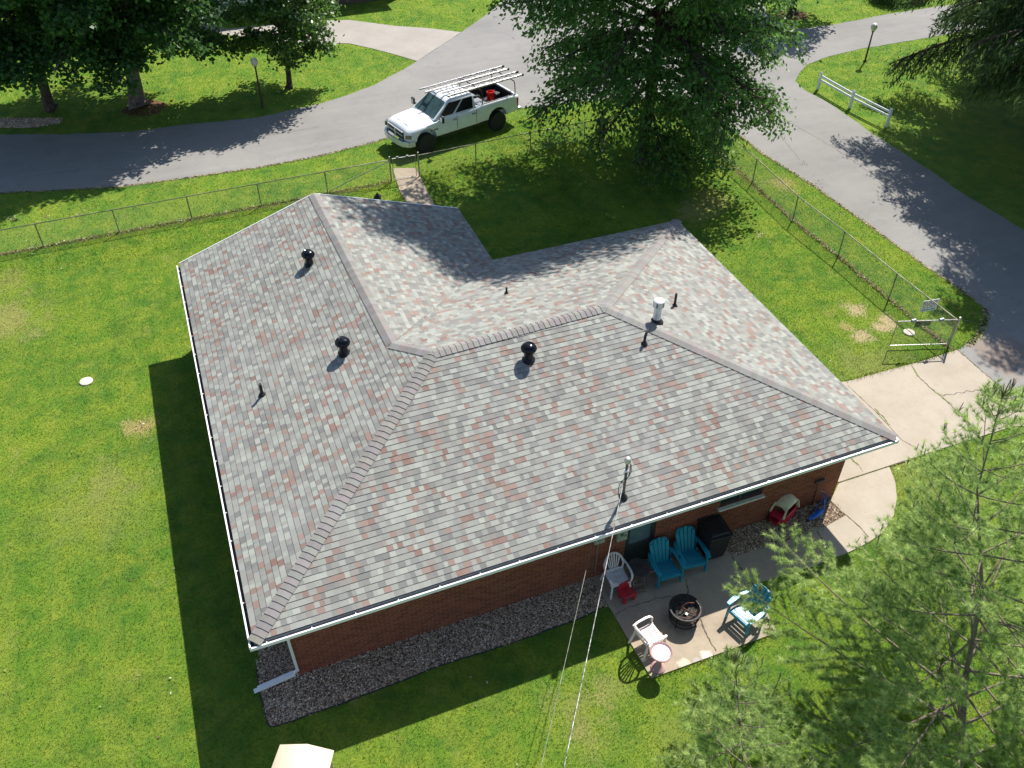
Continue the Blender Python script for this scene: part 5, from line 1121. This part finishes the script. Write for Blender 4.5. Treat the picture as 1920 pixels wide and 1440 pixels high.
# maples on the left
o_, n = broadleaf('maple_tree', 'broad dark maple at the far left, its trunk standing by the stone bed', G(100, 206), 13., 2.8, lambda t: 5.8*math.sin(min(1, .35+t*.85)*PI*.62+.25)*(1-.35*t), 78, MAP, M['bark'], 11, L=.18, W=.12, sec=13, per=30, sig=.22, droop=(.04, 1.1), trunk_r=.24); tot += n
o_, n = broadleaf('maple_tree', 'dense dark maple with a thick pale scarred trunk, second tree from the left', G(262, 201), 14., 2.7, lambda t: 5.1*math.sin(min(1, .35+t*.85)*PI*.62+.25)*(1-.30*t), 86, MAP, M['bark_pale'], 12, L=.18, W=.12, sec=13, per=30, sig=.22, droop=(.03, 1.1), trunk_r=.36); tot += n
o_, n = broadleaf('pear_tree', 'smaller round crowned tree with a thin trunk beside the slim lamp post', G(542, 166), 7.6, 1.75, lambda t: 3.0*math.sin(min(1, .30+t*.8)*PI*.68+.1)*(1-.3*t), 44, PEAR, M['bark'], 13, L=.15, W=.10, sec=11, per=30, sig=.19, droop=(.05, 1.2), trunk_r=.13, dens=5.2); tot += n
# drooping evergreens at the right
o_, n = broadleaf('spruce_tree', 'drooping dark evergreen reaching in from the right edge above the side road', (40.9, 17.6, 0), 16., 3.4, lambda t: (6.4+min(1.4, t*5))*(1-t**2.2)+.6, 88, HEM, M['bark'], 21, L=.24, W=.045, sec=15, per=34, sig=.14, droop=(-.12, .3), trunk_r=.33, hang=.45, secl=.30, dens=2.8); tot += n
o_, n = broadleaf('spruce_tree', 'second dark evergreen outside the right edge, shading the side road', (37.0, 9.9, 0), 18., 5.0, lambda t: 6.9*(1-t**2.4)+.6, 84, HEM, M['bark'], 22, L=.26, W=.05, sec=12, per=26, sig=.16, droop=(-.05, .3), trunk_r=.30, hang=.5, secl=.34, dens=4.6); tot += n
o_, n = broadleaf('shade_tree', 'tree with a dark trunk in a mulch ring at the top edge, behind the oak', G(1487, 26), 6.5, 2.3, lambda t: 2.6*math.sin(min(1, .30+t*.8)*PI*.68+.1), 34, PEAR, M['bark'], 23, L=.17, W=.11, sec=9, per=22, sig=.2, trunk_r=.2); tot += n
o_, n = broadleaf('round_shrub', 'dark green shrub on the grass at the top right edge', G(1672, 2), 1.3, .1, lambda t: 1.5*(1-t*.6), 30, PEAR, M['bark'], 24, L=.12, W=.08, sec=7, per=20, sig=.15, trunk_r=.05, cat='shrub'); tot += n
print('LEAVES', tot)
# mulch rings
M['mulch'] = pmat('mulch', (.16, .085, .05), .95, 0, .5, 20, .1, .8, 30)
for (u, v, r_) in ((272, 203, 1.0), (1487, 28, .9), (1207, 302, .5)):
    p = G(u, v); b = MB(); rr = random.Random(u); b.add([(p.x+r_*rr.uniform(.8, 1.1)*math.cos(i*.35), p.y+r_*rr.uniform(.8, 1.1)*math.sin(i*.35), .006) for i in range(18)], [tuple(range(18))]); tag(b.build('mulch_bed', M['mulch'], None), kind='structure')
p = G(262, 190, .6); b = MB(); rr = random.Random(2)
# ------------------------------------------------------------ white pines in front
NEED = leaf_mat('pine_needle', [(0, (.12, .21, .06)), (.4, (.24, .355, .11)), (.75, (.40, .53, .18)), (1, (.58, .68, .28))], .48, .45, spec=.35)
M['twig'] = pmat('pine_twig', (.19, .155, .11), .9, 0, .25, 10); M['candle'] = pmat('pine_candle', (.20, .21, .10), .8, 0, .2, 20)
def pine(label, base, pts, whorls, seed, blen, up0=.25, nb=5, tuft=29, name='pine_tree', nl=.12):
    rr = random.Random(seed); rs = np.random.default_rng(seed); t = thing(name, label, 'tree', base); B = Vector(base); ax = [Vector(p)-B for p in pts]; zt = ax[-1].z
    def axis(z):
        for a, c in zip(ax[:-1], ax[1:]):
            if z <= c.z: return a.lerp(c, (z-a.z)/max(1e-6, c.z-a.z))
        return ax[-1]
    wood = MB(); cand = wood; fine = [axis(zt*i/24) for i in range(25)]; wood.tube(fine, [max(.012, .088*(1-i/24.5)**.9*(zt/10)) for i in range(25)], 9); C, D = [], []
    def tufts(P, u0, step, L_):
        n = max(2, int(L_*(1-u0)/step))
        for i in range(n+1):
            u = u0+(1-u0)*i/n; k = min(int(u*(len(P)-1)), len(P)-2); f = u*(len(P)-1)-k; q = P[k].lerp(P[k+1], f); tg = (P[k+1]-P[k]).normalized(); C.append(tuple(q)); D.append(tuple(tg))
    for wi, z in enumerate(whorls):
        tz = z/zt
        for j in range(nb+rr.choice((0, 0, 1))):
            az = j*2*PI/nb+wi*1.1+rr.uniform(-.3, .3); L_ = blen(tz)*rr.uniform(.75, 1.15); d = Vector((math.cos(az), math.sin(az), 0)); el = up0+.55*tz**2+rr.uniform(-.1, .1)
            s_ = axis(z+rr.uniform(-.08, .08)); e_ = s_+d*L_*math.cos(el)+Vector((0, 0, L_*math.sin(el)+.06*L_)); m_ = s_+d*L_*.55+Vector((0, 0, L_*math.sin(el)*.42-.04*L_)); P_ = bez(s_, m_, e_, 9); r0 = .007+.0062*L_; wood.tube(P_, [r0*(1-.82*k/8) for k in range(9)], 5, cap=False)
            tufts(P_, .72, .09, L_); n2 = max(3, int(L_/.19))
            for k in range(n2):
                u = .16+.82*(k+rr.random()*.5)/n2; kk = min(int(u*8), 7); q = P_[kk].lerp(P_[kk+1], u*8-kk); tg = (P_[kk+1]-P_[kk]).normalized(); sd_ = Vector((-tg.y, tg.x, 0)).normalized()*(1 if k % 2 else -1)
                l2 = L_*.40*(1.10-u)*rr.uniform(.7, 1.15)+.14; dr = (tg*.8+sd_*rr.uniform(.6, .95)+Vector((0, 0, rr.uniform(-.05, .3)))).normalized(); q2 = q+dr*l2+Vector((0, 0, .05*l2)); S_ = [q, q+dr*l2*.5+Vector((0, 0, -.02)), q2]; wood.tube(S_, [.0055, .004, .003], 4, cap=False); tufts(S_, .18 if l2 > .3 else .35, .080, l2)
                if l2 > .45:
                    for g in range(int(l2/.16)):
                        u3 = .3+.6*g/max(1, int(l2/.16)); a_ = q+dr*l2*u3; d3 = (dr*.8+sd_.cross(Vector((0, 0, 1)))*rr.uniform(-.9, .9)+Vector((rr.uniform(-.3, .3), rr.uniform(-.3, .3), rr.uniform(0, .4)))).normalized(); l3 = rr.uniform(.10, .24); S3 = [a_, a_+d3*l3]; wood.tube(S3, .0035, 3, cap=False); tufts(S3, .5, .07, l3)
            if L_ > .4 or tz > .8:      # upright new shoots
                e2 = P_[-1]
                for g in range(rr.choice((1, 2, 3))): 
                    o2 = Vector((rr.uniform(-.04, .04), rr.uniform(-.04, .04), 0)); hh_ = rr.uniform(.10, .26); cand.tube([e2, e2+o2+Vector((0, 0, hh_))], [.008, .006], 4)
    for g in range(5): a = g*1.26; cand.tube([ax[-1], ax[-1]+Vector((.10*math.cos(a), .10*math.sin(a), .24))], [.010, .007], 4)
    cand.tube([ax[-1], ax[-1]+Vector((0, 0, .42))], [.013, .008], 5)
    tufts(fine[-3:], .1, .07, .6)
    C = np.array(C); D = unit(np.array(D)); nt_ = len(C); K = tuft
    Cn = np.repeat(C, K, 0)+rs.normal(size=(nt_*K, 3))*.008; Dn = unit(np.repeat(D, K, 0)*rs.uniform(.25, 1.3, (nt_*K, 1))+rs.normal(size=(nt_*K, 3))*.62+np.array([0, 0, .08])); Ln = rs.uniform(.7, 1.2, (nt_*K, 1))*nl
    S = unit(np.cross(Dn, rs.normal(size=(nt_*K, 3)))); wn = .0080
    E_ = Cn+Dn*Ln; Mi = Cn+Dn*Ln*.5; Mi[:, 2] += .004
    V = np.stack([Cn-S*wn*.5, Cn+S*wn*.5, E_+S*wn*.2-np.array([0, 0, .006])], 1).reshape(-1, 3)
    tone = np.repeat(rs.random(nt_)*.72+.2*(np.sin(C[:, 0]*1.7)*np.sin(C[:, 1]*1.9+C[:, 2])*.5+.5), K)+rs.random(nt_*K)*.18
    np_mesh('crown', V, 3, NEED, t, rnd=np.clip(tone, 0, 1)); wood.build('trunk', M['twig'], t, smooth=True, autos=False); print('NEEDLES', nt_*K); return t
tp = [G(1795, 1500, 0), G(1812, 1260, 2.6), G(1842, 1110, 4.4), G(1832, 920, 6.4), G(1879, 745, 8.1)]
wz = [.9, 1.5, 2.1, 2.7, 3.3, 3.9, 4.5, 5.1, 5.7, 6.25, 6.8, 7.3, 7.75, 8.0]
pine('tall feathery white pine in the right foreground, its tip over the driveway slab', tp[0], tp, wz, 31, lambda t: 5.4*(1-t)**1.0*(1 if t > .12 else .8)+.30, nb=5, up0=.12)
tp = [G(1402, 1520, 0), G(1396, 1470, 1.0), G(1390, 1400, 2.0), G(1383, 1310, 2.9), G(1378, 1240, 3.5)]
pine('small young pine at the bottom edge, left of the tall pine', tp[0], tp, [.5, 1.0, 1.5, 2.0, 2.45, 2.85, 3.2, 3.45], 32, lambda t: 2.3*(1-t)**.85+.16, nb=5, up0=.2)
# ------------------------------------------------------------ person under the oak
def skin(name, V, E, Rd, m, parent, root=0, sub=1):
    me = bpy.data.meshes.new(name); me.from_pydata(V, E, []); o = bpy.data.objects.new(name, me); link(o, parent)
    bm = bmesh.new(); bm.from_mesh(me); lay = bm.verts.layers.skin.verify(); bm.verts.ensure_lookup_table()
    for i, r_ in enumerate(Rd): bm.verts[i][lay].radius = (r_, r_) if not hasattr(r_, '__len__') else r_; bm.verts[i][lay].use_root = (i == root)
    bm.to_mesh(me); bm.free(); me.materials.append(m); a = o.modifiers.new('skin', 'SKIN'); a.use_smooth_shade = True; s_ = o.modifiers.new('sub', 'SUBSURF'); s_.levels = sub; s_.render_levels = sub
    bpy.context.view_layer.update(); apply_mods(o); o.data.materials.clear(); o.data.materials.append(m); o.data.polygons.foreach_set('use_smooth', [True]*len(o.data.polygons)); return o
M['skin'] = pmat('skin', (.42, .25, .18), .55); M['shirt'] = pmat('dark_teal_shirt', (.030, .060, .072), .85, 0, .2, 8); M['shorts'] = pmat('black_shorts', (.012, .013, .016), .9); M['shoe'] = pmat('white_shoe', (.55, .58, .60), .6); M['cap'] = pmat('dark_cap', (.012, .013, .018), .8)
pl = thing('person', 'person in dark cap, dark teal shirt and black shorts, walking under the oak', 'person', (18.55, 21.72, 0), R(150))
# local: facing -Y ; x to the side
V = [(0, 0, .92), (0, .01, 1.08), (0, 0, 1.25), (0, 0, 1.40), (0, -.01, 1.50), (0, -.03, 1.60), (0, -.03, 1.71),
     (.09, 0, .86), (.10, -.16, .48), (.10, -.22, .09), (.10, -.36, .04), (-.09, 0, .86), (-.10, .06, .47), (-.10, .24, .11), (-.10, .14, .04),
     (.17, 0, 1.40), (.24, .05, 1.12), (.24, -.12, .93), (.23, -.18, .86), (-.17, 0, 1.40), (-.23, -.05, 1.13), (-.22, -.18, .95), (-.21, -.24, .89)]
E_ = [(0, 1), (1, 2), (2, 3), (3, 4), (4, 5), (5, 6), (0, 7), (7, 8), (8, 9), (9, 10), (0, 11), (11, 12), (12, 13), (13, 14), (3, 15), (15, 16), (16, 17), (17, 18), (3, 19), (19, 20), (20, 21), (21, 22)]
Rd = [(.15, .11), (.145, .105), (.16, .115), (.13, .09), .052, .092, .085, .088, .058, .042, .035, .088, .058, .042, .035, .056, .042, .034, .022, .056, .042, .034, .022]
skin('body', V, E_, Rd, M['skin'], pl)
for hx, hy, hz in ((.23, -.20, .84), (-.21, -.26, .87)):
    for k in range(5):
        a = (k-2)*.011; 
skin('shirt', [V[0], V[1], V[2], V[3], (V[15][0], 0, 1.40), (.22, .03, 1.22), (V[19][0], 0, 1.40), (-.215, -.03, 1.22)], [(0, 1), (1, 2), (2, 3), (3, 4), (4, 5), (3, 6), (6, 7)], [(.17, .13), (.165, .125), (.18, .135), (.13, .10), .074, .066, .074, .066], M['shirt'], pl)
skin('shorts', [(0, 0, .95), (.095, -.01, .84), (.105, -.10, .58), (-.095, .01, .84), (-.105, .03, .57)], [(0, 1), (1, 2), (0, 3), (3, 4)], [(.165, .125), .11, .095, .11, .095], M['shorts'], pl)
b = MB(); b.lathe([(.10, 0), (.105, .04), (.09, .09), (.05, .12), (0, .13)], 14, (0, -.03, 1.655)); b.box((0, -.15, 1.665), (.15, .12, .014)); b.build('cap', M['cap'], pl, smooth=True)
b = MB(); 
for fx, fy, fz in ((.10, -.29, .045), (-.10, .20, .05)): b.box((fx, fy, fz), (.10, .27, .09), taper=(.8, .8))
b.build('shoes', M['shoe'], pl, bevel=.03)
# hands with fingers
b = MB()
for (hx, hy, hz), s_ in (((.23, -.185, .86), 1), ((-.21, -.245, .89), -1)):
    b.box((hx, hy-.02, hz-.03), (.03, .07, .08))
    for k in range(4): b.tube([(hx, hy-.045+.02*k, hz-.06), (hx-s_*.01, hy-.05+.02*k, hz-.10), (hx-s_*.025, hy-.045+.02*k, hz-.13+.004*abs(k-1.5))], [.009, .008, .007], 5)
    b.tube([(hx, hy-.05, hz-.02), (hx-s_*.02, hy-.08, hz-.05), (hx-s_*.025, hy-.085, hz-.08)], [.010, .009, .008], 5)
b.build('hands', M['skin'], pl, smooth=True)
b = MB(); b.lathe([(.0, .012), (.012, .005), (.012, -.02), (0, -.025)], 6, (0, -.125, 1.615)); b.box((.035, -.112, 1.635), (.022, .01, .01)); b.box((-.035, -.112, 1.635), (.022, .01, .01)); b.box((0, -.118, 1.572), (.045, .01, .010)); b.box((.09, -.02, 1.615), (.015, .03, .05)); b.box((-.09, -.02, 1.615), (.015, .03, .05)); b.build('face', M['skin'], pl, smooth=True)

# ------------------------------------------------------------ grass blades, litter
EXCL = [ASPHALT, DRIVE_PALE, WALKGATE, PAD, CURVEW, STRIP, PATIO, GRAVEL1, GRAVEL2, GRAVEL3, [(XL, WY), (XR, WY), (XR, YB), (XN, YB), (XN, YG), (XL, YG)]]
def visible(P, m=.06):
    d = np.c_[P, np.zeros(len(P))]-CP; z = d@_f; x = FPX*(d@_r)/z/960; y = FPX*(d@_u)/z/720
    return (abs(x) < 1+m) & (abs(y) < 1+m) & (z > 0)
def grass(n, lo, hi, h0, h1, wd, seed, ymin=None):
    rs = np.random.default_rng(seed); P = rs.uniform(lo, hi, size=(n, 2)); P = P[visible(P)]; k = np.zeros(len(P), bool)
    for e in EXCL: k |= pip(P, e)
    P = P[~k]; n = len(P); a = rs.uniform(0, 2*PI, n); h = rs.uniform(h0, h1, n); ln = h*rs.uniform(.3, 1.1, n); b_ = rs.uniform(0, 2*PI, n)
    s = np.stack([np.cos(a), np.sin(a), a*0], 1)*wd; B = np.c_[P, np.zeros(n)]; T = B+np.stack([np.cos(b_)*ln, np.sin(b_)*ln, h], 1)
    V = np.stack([B-s*.5, B+s*.5, T], 1).reshape(-1, 3); return V, rs.random(n)
Vs, rn = zip(*[grass(380000, (-9, -8), (16, 22), .025, .06, .016, 1), grass(240000, (14, -8), (30, 26), .025, .06, .018, 2), grass(330000, (-14, 20), (50, 56), .03, .07, .028, 3)])
o = np_mesh('grass', np.concatenate(Vs), 3, M['blade'], rnd=np.concatenate(rn)); tag(o, kind='stuff'); print('BLADES', len(o.data.polygons))
# taller untrimmed tufts along fence and slab edges
def edge_tufts(lines, seed, per=55, sp=.06, h=(.06, .14)):
    rs = np.random.default_rng(seed); out = []
    for (a, c) in lines:
        a, c = np.array(a), np.array(c); L = np.linalg.norm(c-a); n = int(L*per); t = rs.random((n, 1)); out.append(a+(c-a)*t+rs.normal(size=(n, 2))*sp)
    P = np.concatenate(out); n = len(P); an = rs.uniform(0, 2*PI, n); hh = rs.uniform(*h, n); b_ = rs.uniform(0, 2*PI, n); s = np.stack([np.cos(an), np.sin(an), an*0], 1)*.014; B = np.c_[P, np.zeros(n)]; T = B+np.stack([np.cos(b_)*hh*.6, np.sin(b_)*hh*.6, hh], 1)
    return np.stack([B-s, B+s, T], 1).reshape(-1, 3), rs.random(n)
seg = lambda L: list(zip(L[:-1], L[1:]))
Vs, rn = zip(*[edge_tufts(seg(left_posts)+seg(rp)+seg(sp), 5, 60, .05), edge_tufts(seg(px((1585, 717), (1640, 702), (1715, 682), (1795, 657), (1837, 632), (1850, 592))), 6, 90, .06, (.05, .12)), edge_tufts(seg(px((1221, 1276), (1457, 1190))), 7, 60, .03, (.04, .08)), edge_tufts(seg(VERGE[1:22]), 8, 40, .05, (.04, .09)), edge_tufts(seg(px((1500, 1006), (1545, 992))), 9, 60, .05, (.05, .1))])
o = np_mesh('tall_grass', np.concatenate(Vs), 3, M['blade'], rnd=np.concatenate(rn)); tag(o, kind='stuff')
# dry leaves, petals and clippings
LIT = leaf_mat('leaf_litter', [(0, (.12, .07, .04)), (.4, (.24, .16, .09)), (.75, (.36, .27, .17)), (.9, (.55, .50, .40)), (1, (.75, .72, .66))], .1, .8)
rs = np.random.default_rng(9); pts = []
for a, c in seg(left_posts)+seg(sp[1:]):
    a, c = np.array(a), np.array(c); n = int(np.linalg.norm(c-a)*75); t = rs.random((n, 1)); pts.append(a+(c-a)*t+rs.normal(size=(n, 2))*.055)
for q, n, s_ in ((G2(25, 411), 40, .14), (G2(86, 408), 14, .07), (G2(150, 404), 24, .09), (G2(265, 800), 30, .12), (G2(1466, 300+40), 16, .12), (G2(1425, 443), 34, .12), (G2(1520, 344), 24, .22), (G2(1506, 308), 12, .10), (G2(1575, 400), 14, .09), (G2(1208, 350), 20, .16), (G2(1842, 600), 60, .35), (G2(1830, 560), 40, .3)): pts.append(rs.normal(size=(n, 2))*s_+np.array(q))
pts.append(rs.uniform((-8, -6), (22, 24), (520, 2))); P = np.concatenate(pts); k = pip(P, EXCL[-1]) | pip(P, PAD) | pip(P, PATIO); P = P[~k]; n = len(P)
C = np.c_[P, rs.uniform(.03, .06, n)]; D = unit(np.stack([rs.normal(size=n), rs.normal(size=n), rs.normal(size=n)*.25], 1)); V = leaf_quads(C, D, rs.uniform(.03, .09, n), rs.uniform(.02, .05, n), rs, 1.5)
o = np_mesh('leaf_litter', V, 4, LIT, rnd=rs.random(n)**1.3); tag(o, kind='stuff')
